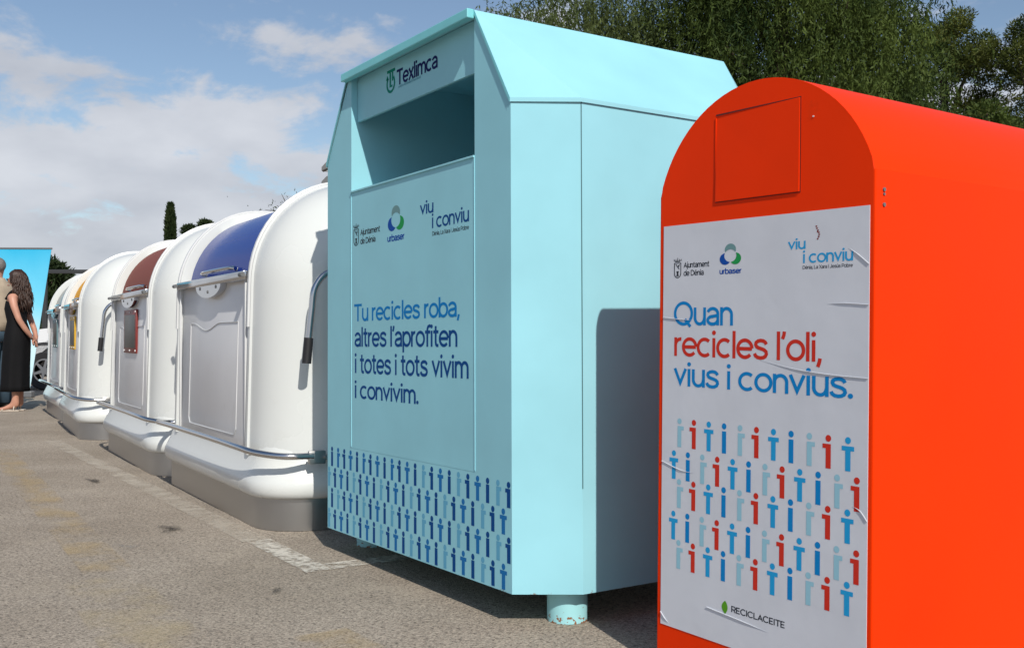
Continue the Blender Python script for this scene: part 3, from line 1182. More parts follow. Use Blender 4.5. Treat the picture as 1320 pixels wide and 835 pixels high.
# end shells
RR = .335
for s, key in ((1, 'shell_r'), (-1, 'shell_l')):
    bm = bmesh.new()
    st = [(DX, .20), (DX + .004, .006), (DX + .010, 0), (DX + .040, 0), (DX + .048, .010), (BL - RR + .002, .012)]
    for k in range(1, 10):
        ph = PI / 2 * k / 9
        st.append((BL - RR + RR * math.sin(ph), .012 + RR * (1 - math.cos(ph))))
    loft(bm, [(s * x, d) for x, d in st])
    BM[key] = mesh_of('end_shell', bm, M_white, 35)
# mouth rim: grey flange on each side of the mouth
for s, key in ((1, 'rim_r'), (-1, 'rim_l')):
    bm = bmesh.new()
    rows = loft(bm, [(s * (DX + .012), -.001), (s * (DX + .014), -.011), (s * (DX + .034), -.011), (s * (DX + .038), -.001)], False, (3, 38))
    BM[key] = mesh_of('rim', bm, M_rim, 40)
# core behind door and lid (black), lid, cover, door
bm = bmesh.new()
loft(bm, [(-DX + .001, .095), (DX - .001, .095)], False)
BM['core'] = mesh_of('mouth_recess', bm, M_gap, 40)
bm = bmesh.new()
LX = DX - .028
rows = loft(bm, [(-LX, .093), (-LX, .056), (-LX + .006, .050), (LX - .006, .050), (LX, .056), (LX, .093)], False, (3, 17))
BM['lid'] = mesh_of('lid', bm, None, 35)
bm = bmesh.new()
loft(bm, [(-DX + .002, .094), (-DX + .002, .054), (DX - .002, .054), (DX - .002, .094)], False, (14, 42))
BM['cover'] = mesh_of('top_cover', bm, M_rim, 35)
bm = bmesh.new()
bm_box(bm, -DX + .003, DX - .003, .020, .15, .335, 1.185, .006)
for v in bm.verts:
    v.co.y += .018 * (v.co.z - .33) / .85
BM['door'] = mesh_of('door', bm, M_door, 30)
bm = bmesh.new()
outl = []
zt_ = .965
for k in range(25):
    t = k / 24
    x = -.47 + .94 * t
    dip = -.04 * (math.cos((t - .36) * 2 * PI / .62) * .5 + .5 if abs(t - .36) < .31 else 0)
    outl.append((x, zt_ + dip))
path = [(-.47, .43)] + [(-.47, .60), (-.47, .80)] + outl + [(.47, .80), (.47, .60), (.47, .43), (.44, .40), (0, .40), (-.44, .40), (-.47, .43)]
bm_tube(bm, [(x, .0195 + .018 * (z - .33) / .85, z) for x, z in path], .0035, 6)
for s in (-1, 1):
    bm_box(bm, s * (DX - .035) - .006, s * (DX - .035) + .006, .010, .022, .35, 1.16, .002)
BM['mould'] = mesh_of('door_moulding', bm, M_rim, 40)
# latch plate under the lid
bm = bmesh.new()
bm_box(bm, -DX + .01, DX - .01, -.004, .050, 1.165, 1.208, .004)
disc_pts = [(-.25, 1.166)] + [(.25 * math.cos(PI + PI * k / 16), 1.166 + .068 * math.sin(PI + PI * k / 16)) for k in range(1, 16)] + [(.25, 1.166)]
bm_prism(bm, disc_pts, .002, .045)
BM['latch'] = mesh_of('latch_plate', bm, M_chrome, 30)
bm = bmesh.new()
for s in (-1, 1):
    bm_cyl(bm, (s * (DX - .035), -.014, 1.188), (s * (DX + .012), -.014, 1.188), .011, seg=12)
for x in (-.16, 0, .16):
    bm_cyl(bm, (x, -.001, 1.152 - .022 * (x == 0)), (x, .006, 1.152 - .022 * (x == 0)), .009, seg=10)
BM['knob'] = mesh_of('latch_knob', bm, M_greymetal, 40)
bm = bmesh.new()
pl = []
ya, za = prof(.05)[5]
bm_tube(bm, smooth_path([(-.30, .075, 1.238), (-.26, .045, 1.245), (.26, .045, 1.245), (.30, .075, 1.238)], 5), .011, 8)
BM['handle'] = mesh_of('lid_handle', bm, M_chrome, 40)
# skirt
bm = bmesh.new()
levels = [(.150, -.006, .25), (.160, -.018, .26), (.178, -.028, .27), (.205, -.033, .28), (.230, -.029, .28), (.262, -.014, .27), (.300, .004, .26), (.335, .015, .25), (.365, .022, .24), (.40, .034, .24)]
rows = []
for z, d, r in levels:
    e = .0 if d > -.02 else (-d - .02) * .6
    rows.append([bm.verts.new((x, y, z)) for x, y in rounded_rect(BL - .02 - d + e * .0, d + .0, BD - d, r)])
for A, B in zip(rows, rows[1:]):
    n = len(A)
    for i in range(n):
        bm.faces.new((A[i], A[(i + 1) % n], B[(i + 1) % n], B[i]))
bm.faces.new(rows[0][::-1])
bm.faces.new(rows[-1])
BM['skirt'] = mesh_of('skirt', bm, M_white, 50)
bm = bmesh.new()
rows = []
for z, d in ((.002, .004), (.146, .004), (.149, .008)):
    rows.append([bm.verts.new((x, y, z)) for x, y in rounded_rect(BL - .03 - d, .004 + d, BD - d - .004, .24)])
for A, B in zip(rows, rows[1:]):
    n = len(A)
    for i in range(n):
        bm.faces.new((A[i], A[(i + 1) % n], B[(i + 1) % n], B[i]))
bm.faces.new(rows[0][::-1])
BM['base'] = mesh_of('steel_base', bm, M_steel, 40)
# foot rail
bm = bmesh.new()
rail = smooth_path([(1.115, .19, .352), (1.09, .06, .354), (.98, -.035, .366), (.80, -.068, .378), (.40, -.078, .384), (-.40, -.078, .384),
                    (-.80, -.068, .378), (-.98, -.035, .366), (-1.09, .06, .354), (-1.115, .19, .352)], 5)
bm_tube(bm, rail, .0155, 12)
BM['rail'] = mesh_of('foot_rail', bm, M_chrome, 50)
bm = bmesh.new()
for s in (-1, 1):
    bm_box(bm, s * 1.112 - .012, s * 1.112 + .012, .165, .245, .315, .375, .005)
    bm_cyl(bm, (s * 1.10, .25, .345), (s * 1.14, .25, .345), .012, seg=10)
BM['bracket'] = mesh_of('rail_bracket', bm, M_steel, 40)
# lever arms on both ends
for s, key in ((1, 'lever_r'), (-1, 'lever_l')):
    bm = bmesh.new()
    bm_tube(bm, smooth_path([(s * 1.09, .62, 1.235), (s * 1.145, .50, 1.225), (s * 1.15, .27, 1.19), (s * 1.15, .185, 1.12), (s * 1.15, .165, 1.00), (s * 1.15, .150, .86)], 6), .0155, 10)
    BM[key] = mesh_of('lever_arm', bm, M_chrome, 50)
    bm = bmesh.new()
    bm_tube(bm, [(s * 1.15, .1515, .885), (s * 1.15, .150, .86), (s * 1.15, .142, .770)], .021, 12)
    BM[key + 'g'] = mesh_of('grip', bm, M_black, 40)
# notice plates
bm = bmesh.new()
bm_box(bm, -.235, .235, .018, .032, .775, 1.085, .004)
BM['plate'] = mesh_of('notice_plate', bm, None, 30)
bm = bmesh.new()
bm_box(bm, -.195, .195, .015, .022, .812, 1.048, .002)
BM['window'] = mesh_of('notice_window', bm, M_notice, 30)
bm = bmesh.new()
for x in (-.215, 0, .215):
    for z in (.793, 1.067):
        bm_cyl(bm, (x, .013, z), (x, .020, z), .007, seg=8)
BM['rivets'] = mesh_of('plate_rivet', bm, M_trim, 40)


def place(nm, me, parent, m=None):
    o = bpy.data.objects.new(nm, me)
    C.objects.link(o)
    o.parent = parent
    if m is not None:
        if len(me.materials) == 0:
            me.materials.append(m)
        o.material_slots[0].link = 'OBJECT'
        o.material_slots[0].material = m
    return o


BETA = math.radians(2.5)
UX, UY = -math.cos(BETA), math.sin(BETA)
ROW0 = Vector((-4.43, 1.645))
GB = 'white recycling bins standing in a row'


def make_bin(s, label, lidm, framem, off=0, rot=0):
    px = ROW0.x + UX * s + math.sin(BETA) * off
    py = ROW0.y + UY * s + math.cos(BETA) * off
    t = thing('recycling_bin', label, 'recycling bin', (px, py, 0), (0, 0, -BETA + rot), GB)
    place('end_shell', BM['shell_r'], t)
    place('end_shell', BM['shell_l'], t)
    place('rim', BM['rim_r'], t)
    place('rim', BM['rim_l'], t)
    place('mouth_recess', BM['core'], t)
    lid = place('lid', BM['lid'], t, lidm)
    place('handle', BM['handle'], lid)
    place('top_cover', BM['cover'], t)
    door = place('door', BM['door'], t)
    place('moulding', BM['mould'], door)
    latch = place('latch_plate', BM['latch'], t)
    place('knob', BM['knob'], latch)
    place('skirt', BM['skirt'], t)
    place('steel_base', BM['base'], t)
    rl = place('foot_rail', BM['rail'], t)
    place('bracket', BM['bracket'], rl)
    for k in ('lever_r', 'lever_l'):
        a = place('lever_arm', BM[k], t)
        place('grip', BM[k + 'g'], a)
    if framem:
        p = place('notice_plate', BM['plate'], t, framem)
        place('notice', BM['window'], p)
        place('rivet', BM['rivets'], p)
    return t


make_bin(1.07, 'white recycling bin with glossy blue lid, beside the pale blue clothes container', M_lidblue, None)
make_bin(3.25, 'white recycling bin with brown lid and red-brown framed notice on its door', M_lidbrown, M_framered, 0, -.014)
make_bin(6.0, 'white recycling bin with yellow lid and yellow framed notice on its door', M_lidyellow, M_frameyel, 0, -.055)
make_bin(8.12, 'farthest white recycling bin with dull grey lid, nearest to the standing woman', M_lidgreen, M_framegrn, .115, -.035)


# ================================================================== TREES
def at(x, d):
    """ground point seen at photo column x (of 1320) at depth d metres"""
    fh = Vector((-math.sin(YAW), math.cos(YAW), 0))
    rh = Vector((math.cos(YAW), math.sin(YAW), 0))
    return (fh + rh * ((x - 660) / FPX)) * d


def quads_mesh(name, centers, axis, side, ln, wd):
    """rhombic leaf faces; arrays of n"""
    n = len(centers)
    v = np.empty((n, 4, 3))
    v[:, 0] = centers
    v[:, 1] = centers + axis * (ln * .45)[:, None] + side * (wd * .5)[:, None]
    v[:, 2] = centers + axis * ln[:, None]
    v[:, 3] = centers + axis * (ln * .45)[:, None] - side * (wd * .5)[:, None]
    me = bpy.data.meshes.new(name)
    me.vertices.add(n * 4)
    me.vertices.foreach_set('co', v.reshape(-1))
    me.loops.add(n * 4)
    me.loops.foreach_set('vertex_index', np.arange(n * 4, dtype=np.int32))
    me.polygons.add(n)
    me.polygons.foreach_set('loop_start', np.arange(0, n * 4, 4, dtype=np.int32))
    me.polygons.foreach_set('loop_total', np.full(n, 4, dtype=np.int32))
    me.update(calc_edges=True)
    return me


def norm(a):
    return a / np.maximum(np.linalg.norm(a, axis=1, keepdims=True), 1e-9)


def clump_points(nc, rx, ry, z0, z1, gap=.0):
    """clump centres on the outer part of an uneven ellipsoid"""
    res = []
    while len(res) < nc:
        p = rng.normal(size=3)
        p /= np.linalg.norm(p)
        rr = rng.uniform(.35, 1) ** .6
        lump = 1 + .22 * math.sin(p[0] * 5 + 1.3) * math.cos(p[1] * 4 + p[2] * 6)
        q = p * rr * lump
        res.append((q[0] * rx, q[1] * ry, (z0 + z1) / 2 + q[2] * (z1 - z0) / 2))
    return np.array(res)


def trunk_limbs(h, r0, targets, nlimb=9, split=.35):
    bm = bmesh.new()
    pts = []
    for k in range(7):
        t = k / 6
        pts.append((.25 * math.sin(t * 3 + 1) * t, .2 * math.sin(t * 2.3) * t, h * t))
    bm_tube(bm, smooth_path(pts, 3), [r0 * (1.25 - .85 * (i / 18)) for i in range(19)], 10)
    idx = rng.choice(len(targets), nlimb, replace=False)
    for i in idx:
        T = Vector(targets[i])
        s = rng.uniform(split, .9)
        S = Vector((.25 * math.sin(s * 3 + 1) * s, .2 * math.sin(s * 2.3) * s, h * s))
        mid = S.lerp(T, .5) + Vector((rng.uniform(-.2, .2), rng.uniform(-.2, .2), .35))
        pp = smooth_path([S, mid, T], 4)
        bm_tube(bm, pp, [r0 * .45 * (1 - .85 * k / (len(pp) - 1)) for k in range(len(pp))], 6)
    return bm


def weeping_tree(label, x, d, H, rx, zlow, m, ns=2300, nl=26, r0=.28, group=None):
    p = at(x, d)
    t = thing('pepper_tree', label, 'tree', (p.x, p.y, 0), (0, 0, rng.uniform(0, 6)), group)
    cl = clump_points(150, rx, rx * .9, zlow + 1.2, H)
    obj('trunk', trunk_limbs(H * .72, r0, cl, 16), M_bark, t, smooth='all')
    # hanging strands, each starting near a clump centre
    which = rng.integers(0, len(cl), ns)
    st = cl[which] + rng.normal(size=(ns, 3)) * np.array([.42, .42, .28])
    ln = rng.uniform(.5, 1.7, ns)
    drift = rng.normal(size=(ns, 2)) * .22
    k = np.arange(nl) / nl
    tt = np.repeat(k[None], ns, 0) + rng.uniform(0, 1 / nl, (ns, nl))
    pos = np.zeros((ns, nl, 3))
    pos[..., 0] = st[:, None, 0] + drift[:, None, 0] * np.sqrt(tt)
    pos[..., 1] = st[:, None, 1] + drift[:, None, 1] * np.sqrt(tt)
    pos[..., 2] = st[:, None, 2] - ln[:, None] * tt ** 1.3
    pos = pos.reshape(-1, 3) + rng.normal(size=(ns * nl, 3)) * .025
    n = len(pos)
    ax = rng.normal(size=(n, 3)) * .55
    ax[:, 2] -= .75
    ax = norm(ax)
    sd_ = norm(np.cross(ax, rng.normal(size=(n, 3))))
    me = quads_mesh('crown', pos, ax, sd_, rng.uniform(.07, .15, n), rng.uniform(.017, .036, n))
    obj('crown', me, m, t)
    return t


def tuft_tree(name, label, cat, x, d, H, rx, zlow, m, nc=90, per=260, lsize=(.07, .15), spread=.33, r0=.2, group=None, up=.3, wd=.35):
    p = at(x, d)
    t = thing(name, label, cat, (p.x, p.y, 0), (0, 0, rng.uniform(0, 6)), group)
    cl = clump_points(nc, rx, rx, zlow, H)
    obj('trunk', trunk_limbs(H * .8, r0, cl, min(12, nc - 1)), M_bark, t, smooth='all')
    n = nc * per
    q = rng.normal(size=(n, 3))
    q = norm(q) * (rng.uniform(.2, 1, n) ** .5)[:, None]
    pos = np.repeat(cl, per, 0) + q * np.array([spread, spread, spread * .7])
    ax = norm(q + rng.normal(size=(n, 3)) * .6 + np.array([0, 0, up]))
    sd_ = norm(np.cross(ax, rng.normal(size=(n, 3))))
    ll = rng.uniform(*lsize, n)
    me = quads_mesh('crown', pos, ax, sd_, ll, ll * wd)
    obj('crown', me, m, t)
    return t


weeping_tree('loose grey-green weeping tree behind the roof of the pale blue container', 765, 23, 9.0, 3.1, 2.0, M_pepper2, 6000, 30)
weeping_tree('big dark green weeping tree with a dark trunk, behind the orange bin', 1015, 21, 10.5, 2.9, 1.8, M_pepper, 6500, 30, .34)
tuft_tree('pine_tree', 'bushy yellow-green tree with rounded top, right of the big weeping tree', 'tree', 1228, 29, 10.4, 1.25, 3.0, M_pine, 110, 520, (.06, .13), .40)
tuft_tree('pine_tree', 'bushy dark tree cut by the right edge of the picture', 'tree', 1330, 27, 9.6, 1.35, 3.0, M_pine, 100, 520, (.06, .13), .40)
tuft_tree('pine_tree', 'low dense dark green tree between the weeping tree and the right-hand bushy trees', 'tree', 1165, 25, 7.6, 1.2, 2.0, M_pepper, 90, 420, (.08, .17), .42)
tuft_tree('pine_tree', 'low dense tree just above the orange bin roof, far right', 'tree', 1285, 23, 5.6, 1.6, 1.6, M_pepper, 80, 420, (.08, .17), .42)

# cypress
p = at(219, 60)
t = thing('cypress_tree', 'narrow dark cypress rising above the brown-lidded bin', 'tree', (p.x, p.y, 0))
bm = bmesh.new()
bm_cyl(bm, (0, 0, 0), (0, 0, 7.5), .16, .03)
obj('trunk', bm, M_bark, t)
n = 14000
hz = rng.uniform(0, 1, n) ** .9
rad = .62 * np.clip(1.01 - hz, 0, 1) ** .55 * (1 + .12 * np.sin(hz * 23))
an = rng.uniform(0, 2 * PI, n)
rr = rad * rng.uniform(.45, 1, n) ** .5
pos = np.stack([rr * np.cos(an), rr * np.sin(an), .6 + hz * 8.0], 1)
ax = norm(np.stack([np.cos(an) * .35, np.sin(an) * .35, np.full(n, 1.0)], 1) + rng.normal(size=(n, 3)) * .25)
me = quads_mesh('crown', pos, ax, norm(np.cross(ax, rng.normal(size=(n, 3)))), rng.uniform(.15, .32, n), rng.uniform(.06, .12, n))
obj('crown', me, M_cypress, t)

# clumpy pine beside the cypress
p = at(262, 60)
t = thing('umbrella_pine', 'small dark pine with separate foliage pads, right of the cypress', 'tree', (p.x, p.y, 0))
rh = Vector((math.cos(YAW), math.sin(YAW), 0))
pads = [(-.85, 7.15, .55), (-1.05, 6.3, .75), (.1, 7.45, .55), (-.35, 6.9, .5), (.15, 6.6, .6), (1.25, 7.35, .5), (.9, 6.7, .6), (2.1, 7.6, .45), (2.9, 7.9, .4), (-.4, 6.0, .8), (.8, 6.0, .9)]
cl = np.array([(rh.x * a, rh.y * a, z) for a, z, r in pads])
bm = bmesh.new()
bm_tube(bm, [(0, 0, 0), (.1, 0, 3), (0, .1, 5.6)], [.22, .17, .1], 8)
for c in cl:
    bm_tube(bm, smooth_path([(0, .1, 5.2), (c[0] * .5, c[1] * .5, 5.9), tuple(c)], 3), .05, 5)
obj('trunk', bm, M_bark, t)
n = len(pads) * 700
q = norm(rng.normal(size=(n, 3))) * (rng.uniform(.2, 1, n) ** .5)[:, None]
sr = np.repeat(np.array([r for *_, r in pads]), 700)[:, None]
pos = np.repeat(cl, 700, 0) + q * sr * np.array([.8, .8, .5])
ax = norm(q + rng.normal(size=(n, 3)) * .5 + np.array([0, 0, .5]))
me = quads_mesh('crown', pos, ax, norm(np.cross(ax, rng.normal(size=(n, 3)))), rng.uniform(.12, .25, n), rng.uniform(.05, .09, n))
obj('crown', me, M_cypress, t)

# sparse tree top over the blue-lidded bin
p = at(392, 38)
t = thing('bare_tree', 'sparse tree top with thin twigs just above the blue-lidded bin', 'tree', (p.x, p.y, 0))
bm = bmesh.new()
bm_tube(bm, [(0, 0, 0), (.05, 0, 3), (0, .1, 5.4)], [.14, .1, .05], 7)
for k in range(16):
    a = rng.uniform(-1.5, 1.2)
    zt2 = 6.0 + rng.uniform(-.5, .35) + .1 * a
    bm_tube(bm, smooth_path([(0, .05, 4.2 + .06 * k), (rh.x * a * .6, rh.y * a * .6, 5.5), (rh.x * a, rh.y * a, zt2)], 3), [.03, .027, .022, .018, .015, .012, .008], 5)
obj('trunk', bm, M_bark, t)
n = 900
pos = np.stack([rng.normal(0, .55, n), np.zeros(n), rng.normal(5.4, .3, n)], 1)
pos = np.stack([rh.x * pos[:, 0] + rng.normal(0, .3, n), rh.y * pos[:, 0] + rng.normal(0, .3, n), pos[:, 2]], 1)
ax = norm(rng.normal(size=(n, 3)) + np.array([0, 0, .5]))
me = quads_mesh('crown', pos, ax, norm(np.cross(ax, rng.normal(size=(n, 3)))), rng.uniform(.08, .18, n), rng.uniform(.03, .06, n))
obj('crown', me, M_cypress, t)

# floodlight mast half hidden by the pale blue container
p = at(431, 30)
t = thing('floodlight_mast', 'grey floodlight mast with two lamp heads showing beside the pale blue container', 'street lamp', (p.x, p.y, 0))
bm = bmesh.new()
bm_tube(bm, [(0, 0, 0), (0, 0, 6.4)], [.07, .05], 10)
obj('pole', bm, M_greymetal, t)
for zz in (5.82, 5.40):
    bm = bmesh.new()
    e = -rh
    bm_tube(bm, [(0, 0, zz), tuple(e * .12 + Vector((0, 0, zz)))], .025, 6)
    obj('arm', bm, M_greymetal, t)
    bm = bmesh.new()
    rows = []
    for s, hgt, zz2 in ((.08, .17, .10), (.22, .15, .06), (.36, .06, .0)):
        c = e * s + Vector((0, 0, zz + zz2 - .04))
        sd2 = Vector((-e.y, e.x, 0)) * .15
        rows.append([bm.verts.new(c + sd2 + Vector((0, 0, hgt))), bm.verts.new(c - sd2 + Vector((0, 0, hgt))), bm.verts.new(c - sd2 - Vector((0, 0, .04))), bm.verts.new(c + sd2 - Vector((0, 0, .04)))])
    for A, B in zip(rows, rows[1:]):
        for i in range(4):
            bm.faces.new((A[i], A[(i + 1) % 4], B[(i + 1) % 4], B[i]))
    bm.faces.new(rows[0])
    bm.faces.new(rows[-1][::-1])
    hd = obj('lamp_head', bm, M_greymetal, t)
    bm = bmesh.new()
    c = e * .2 + Vector((0, 0, zz - .085))
    bm_box(bm, c.x - .07, c.x + .07, c.y - .07, c.y + .07, c.z, c.z + .01)
    obj('lens', bm, M_lamp, hd)

# hedge, house and barrier far behind the car
tuft_tree('bushy_tree', 'dark green bushy tree behind the white car and the blue banner', 'tree', 62, 34, 3.2, .6, .2, M_cypress, 50, 260, (.12, .26), .42, .1)
p = at(75, 60)
hs = thing('house', 'small beige house seen between the blue banner and the bins', 'house', (p.x, p.y, 0), (0, 0, YAW))
bm = bmesh.new()
bm_box(bm, -4, .5, 0, 7, 0, 4.1)
obj('wall', bm, M_wall, hs)
bm = bmesh.new()
bm_prism(bm, [(-4.2, 4.102), (.7, 4.102), (.3, 4.45), (-3.6, 4.45)], -.2, 7.2)
obj('roof', bm, M_tile, hs)
for wx in (-3.4, -1.8, -.55):
    bm = bmesh.new()
    bm_box(bm, wx, wx + .9, -.03, .02, 2.3, 3.6)
    w = obj('window', bm, M_glass, hs)
    bm = bmesh.new()
    bm_box(bm, wx - .06, wx + .96, -.06, -.031, 2.2, 2.29)
    obj('sill', bm, M_trim, w)
p = at(85, 24)
hb = thing('height_barrier', 'dark height barrier beam across the car park entrance above the farthest bin', 'barrier', (p.x, p.y, 0), (0, 0, YAW))
bm = bmesh.new()
bm_box(bm, -.62, 2.0, -.05, .05, 2.38, 2.47, .01)
obj('beam', bm, M_darkmetal, hb)
for x in (-.5, 1.9):
    bm = bmesh.new()
    bm_box(bm, x - .05, x + .05, -.045, .045, 0, 2.38, .01)
    obj('post', bm, M_darkmetal, hb)

# ================================================================== BANNER
p = at(22, 15.2)
bn = thing('banner', 'sky blue upright banner on a stand behind the two people', 'banner', (p.x, p.y, 0), (0, 0, YAW + .05))
bmat = bpy.data.materials.new('blue_banner_print')
bmat.use_nodes = True
tn = bmat.node_tree
tcn = tn.nodes.new('ShaderNodeTexCoord')
spn = tn.nodes.new('ShaderNodeSeparateXYZ')
tn.links.new(tcn.outputs['Object'], spn.inputs[0])
nn_ = tn.nodes.new('ShaderNodeTexNoise')
nn_.inputs['Scale'].default_value = 1.6
tn.links.new(tcn.outputs['Object'], nn_.inputs['Vector'])
an_ = tn.nodes.new('ShaderNodeMath'); an_.operation = 'MULTIPLY_ADD'; an_.inputs[1].default_value = .5; an_.inputs[2].default_value = 0
tn.links.new(nn_.outputs[0], an_.inputs[0])
ad_ = tn.nodes.new('ShaderNodeMath'); ad_.operation = 'ADD'
tn.links.new(spn.outputs[2], ad_.inputs[0]); tn.links.new(an_.outputs[0], ad_.inputs[1])
rp = tn.nodes.new('ShaderNodeMapRange'); rp.inputs['From Min'].default_value = 1.0; rp.inputs['From Max'].default_value = 2.5
tn.links.new(ad_.outputs[0], rp.inputs[0])
crn = tn.nodes.new('ShaderNodeValToRGB')
crn.color_ramp.elements[0].color = (.55, .78, .85, 1)
crn.color_ramp.elements[1].color = (.02, .42, .68, 1)
e2 = crn.color_ramp.elements.new(.45); e2.color = (.16, .60, .80, 1)
tn.links.new(rp.outputs[0], crn.inputs[0])
tn.links.new(crn.outputs[0], tn.nodes['Principled BSDF'].inputs['Base Color'])
tn.nodes['Principled BSDF'].inputs['Roughness'].default_value = .6
bm = bmesh.new()
bm_prism(bm, [(-.62, .10), (.19, .10), (.49, 2.19), (-.62, 2.19)], -.004, .004)
obj('cloth', bm, bmat, bn)
bm = bmesh.new()
bm_box(bm, -.63, .50, -.012, .012, 2.19, 2.215, .003)
obj('top_rail', bm, M_greymetal, bn)
bm = bmesh.new()
bm_box(bm, -.65, .24, -.07, .07, 0.0, .10, .02)
obj('stand', bm, M_greymetal, bn)
bm = bmesh.new()
bm_cyl(bm, (-.1, .03, .1), (-.05, .03, 2.19), .012)
obj('pole', bm, M_greymetal, bn)

# ================================================================== CAR
p = at(57, 17.2)
car = thing('parked_car', 'white parked car half hidden behind the woman and the farthest bin', 'car', (p.x, p.y, 0), (0, 0, YAW - .10))
# local: +x to the right of the picture, front of the car at -x, side facing -y; front wheel at origin
side = [(-.82, .38), (-.86, .62), (-.80, .86), (-.55, .97), (.55, 1.10), (.75, 1.14), (1.35, 1.52), (1.9, 1.60), (2.9, 1.58), (3.4, 1.42), (3.55, 1.0), (3.52, .50), (3.4, .36)]
arch_pts = []
bot = []
for cxw in (2.65, 0):
    for k in range(13):
        a = PI * k / 12
        bot.append((cxw + .40 * math.cos(a), .36 + .40 * math.sin(a)))
low = side + bot
bm = bmesh.new()
CW = 1.72
a = [bm.verts.new((x, 0 if z < 1.14 else .12 * (z - 1.1) / .4, z)) for x, z in low]
b = [bm.verts.new((x, CW if z < 1.14 else CW - .12 * (z - 1.1) / .4, z)) for x, z in low]
bm.faces.new(a); bm.faces.new(b[::-1])
nn2 = len(a)
for i in range(nn2):
    bm.faces.new((a[i], b[i], b[(i + 1) % nn2], a[(i + 1) % nn2]))
bmesh.ops.triangulate(bm, faces=[f for f in bm.faces if len(f.verts) > 4])
obj('body', bm, M_car, car)
for nm, poly in (('side_window', [(.92, 1.16), (1.42, 1.47), (1.98, 1.54), (1.98, 1.16)]), ('side_window', [(2.05, 1.16), (2.05, 1.54), (2.85, 1.52), (3.2, 1.36), (3.25, 1.16)])):
    for yy in (-.006, CW + .006):
        bm = bmesh.new()
        bm_poly(bm, [(x, (yy + .1 * (z - 1.1) / .4) if yy < 1 else (yy - .1 * (z - 1.1) / .4), z) for x, z in poly])
        obj(nm, bm, M_glass, car)
bm = bmesh.new()
bm_poly(bm, [(.78, .14, 1.165), (.78, CW - .14, 1.165), (1.33, CW - .2, 1.515), (1.33, .2, 1.515)])
obj('windscreen', bm, M_glass, car)
for yy in (.02, CW - .30):
    bm = bmesh.new()
    bm_box(bm, -.845, -.60, yy + .01, yy + .27, .70, .86, .03)
    obj('headlight', bm, M_lamp, car)
bm = bmesh.new()
bm_box(bm, -.90, -.78, .1, CW - .1, .30, .52, .03)
obj('bumper', bm, M_plastic, car)
bm = bmesh.new()
bm_box(bm, .42, 2.24, -.012, .06, .30, .46, .02)
obj('sill', bm, M_plastic, car)
for cxw in (0, 2.65):
    bm = bmesh.new()
    rows = []
    for rr_, y_ in ((.405, -.008), (.45, -.008)):
        rows.append([bm.verts.new((cxw + rr_ * math.cos(PI * k / 14), y_, .36 + rr_ * math.sin(PI * k / 14))) for k in range(15)])
    for k in range(14):
        bm.faces.new((rows[0][k], rows[0][k + 1], rows[1][k + 1], rows[1][k]))
    obj('wheel_arch', bm, M_plastic, car)
    for y0, y1 in ((-.01, .20), (CW - .20, CW + .01)):
        w = obj('wheel', mesh_of('hub', (lambda q: (bm_cyl(q, (cxw, y0 + .02, .335), (cxw, y1 - .02, .335), .10, seg=16), q)[1])(bmesh.new()), M_plastic, 40), None, car)
        bm = bmesh.new()
        prf = [(.20, y0 + .01), (.30, y0), (.332, y0 + .03), (.335, (y0 + y1) / 2), (.332, y1 - .03), (.30, y1), (.20, y1 - .01)]
        rows = [[bm.verts.new((cxw + r_ * math.cos(2 * PI * k / 28), y_, .335 + r_ * math.sin(2 * PI * k / 28))) for k in range(28)] for r_, y_ in prf]
        for A, B in zip(rows, rows[1:]):
            for k in range(28):
                bm.faces.new((A[k], A[(k + 1) % 28], B[(k + 1) % 28], B[k]))
        obj('tyre', bm, M_tyre, w, smooth=40)
        bm = bmesh.new()
        ye = y0 + .012 if y0 < 1 else y1 - .012
        ring_poly(bm, cxw, .335, 0, 2 * PI, lambda a: .175, lambda a: .205, ye, 0, 28)
        for k in range(6):
            a = 2 * PI * k / 6 + .3
            u = Vector((math.cos(a), 0, math.sin(a)))
            v_ = Vector((-u.z, 0, u.x))
            c0 = Vector((cxw, ye - .002, .335))
            bm_poly(bm, [tuple(c0 + u * .03 - v_ * .028), tuple(c0 + u * .19 - v_ * .018), tuple(c0 + u * .19 + v_ * .018), tuple(c0 + u * .03 + v_ * .028)])
        disc(bm, cxw, .335, .05, ye - .004, 0, 14)
        obj('rim', bm, M_alloy, w)


# ================================================================== PEOPLE
def skin_mesh(name, nodes, edges, m, parent=None, sub=2):
    """nodes: {key: (pos, radius)}; one continuous skinned surface"""
    keys = list(nodes)
    me = bpy.data.meshes.new(name)
    me.from_pydata([nodes[k][0] for k in keys], [(keys.index(a), keys.index(b)) for a, b in edges], [])
    o = bpy.data.objects.new(name, me)
    C.objects.link(o)
    md = o.modifiers.new('Skin', 'SKIN')
    md.use_smooth_shade = True
    sv = me.skin_vertices[0].data
    for i, k in enumerate(keys):
        r = nodes[k][1]
        sv[i].radius = (r, r) if not isinstance(r, tuple) else r
        sv[i].use_root = (i == 0)
    s = o.modifiers.new('Sub', 'SUBSURF')
    s.levels = sub
    s.render_levels = sub
    dg = bpy.context.evaluated_depsgraph_get()
    dg.update()
    me2 = bpy.data.meshes.new_from_object(o.evaluated_get(dg))
    bpy.data.objects.remove(o)
    me2.name = name
    me2.materials.clear()
    return obj(name, me2, m, parent, smooth='all')


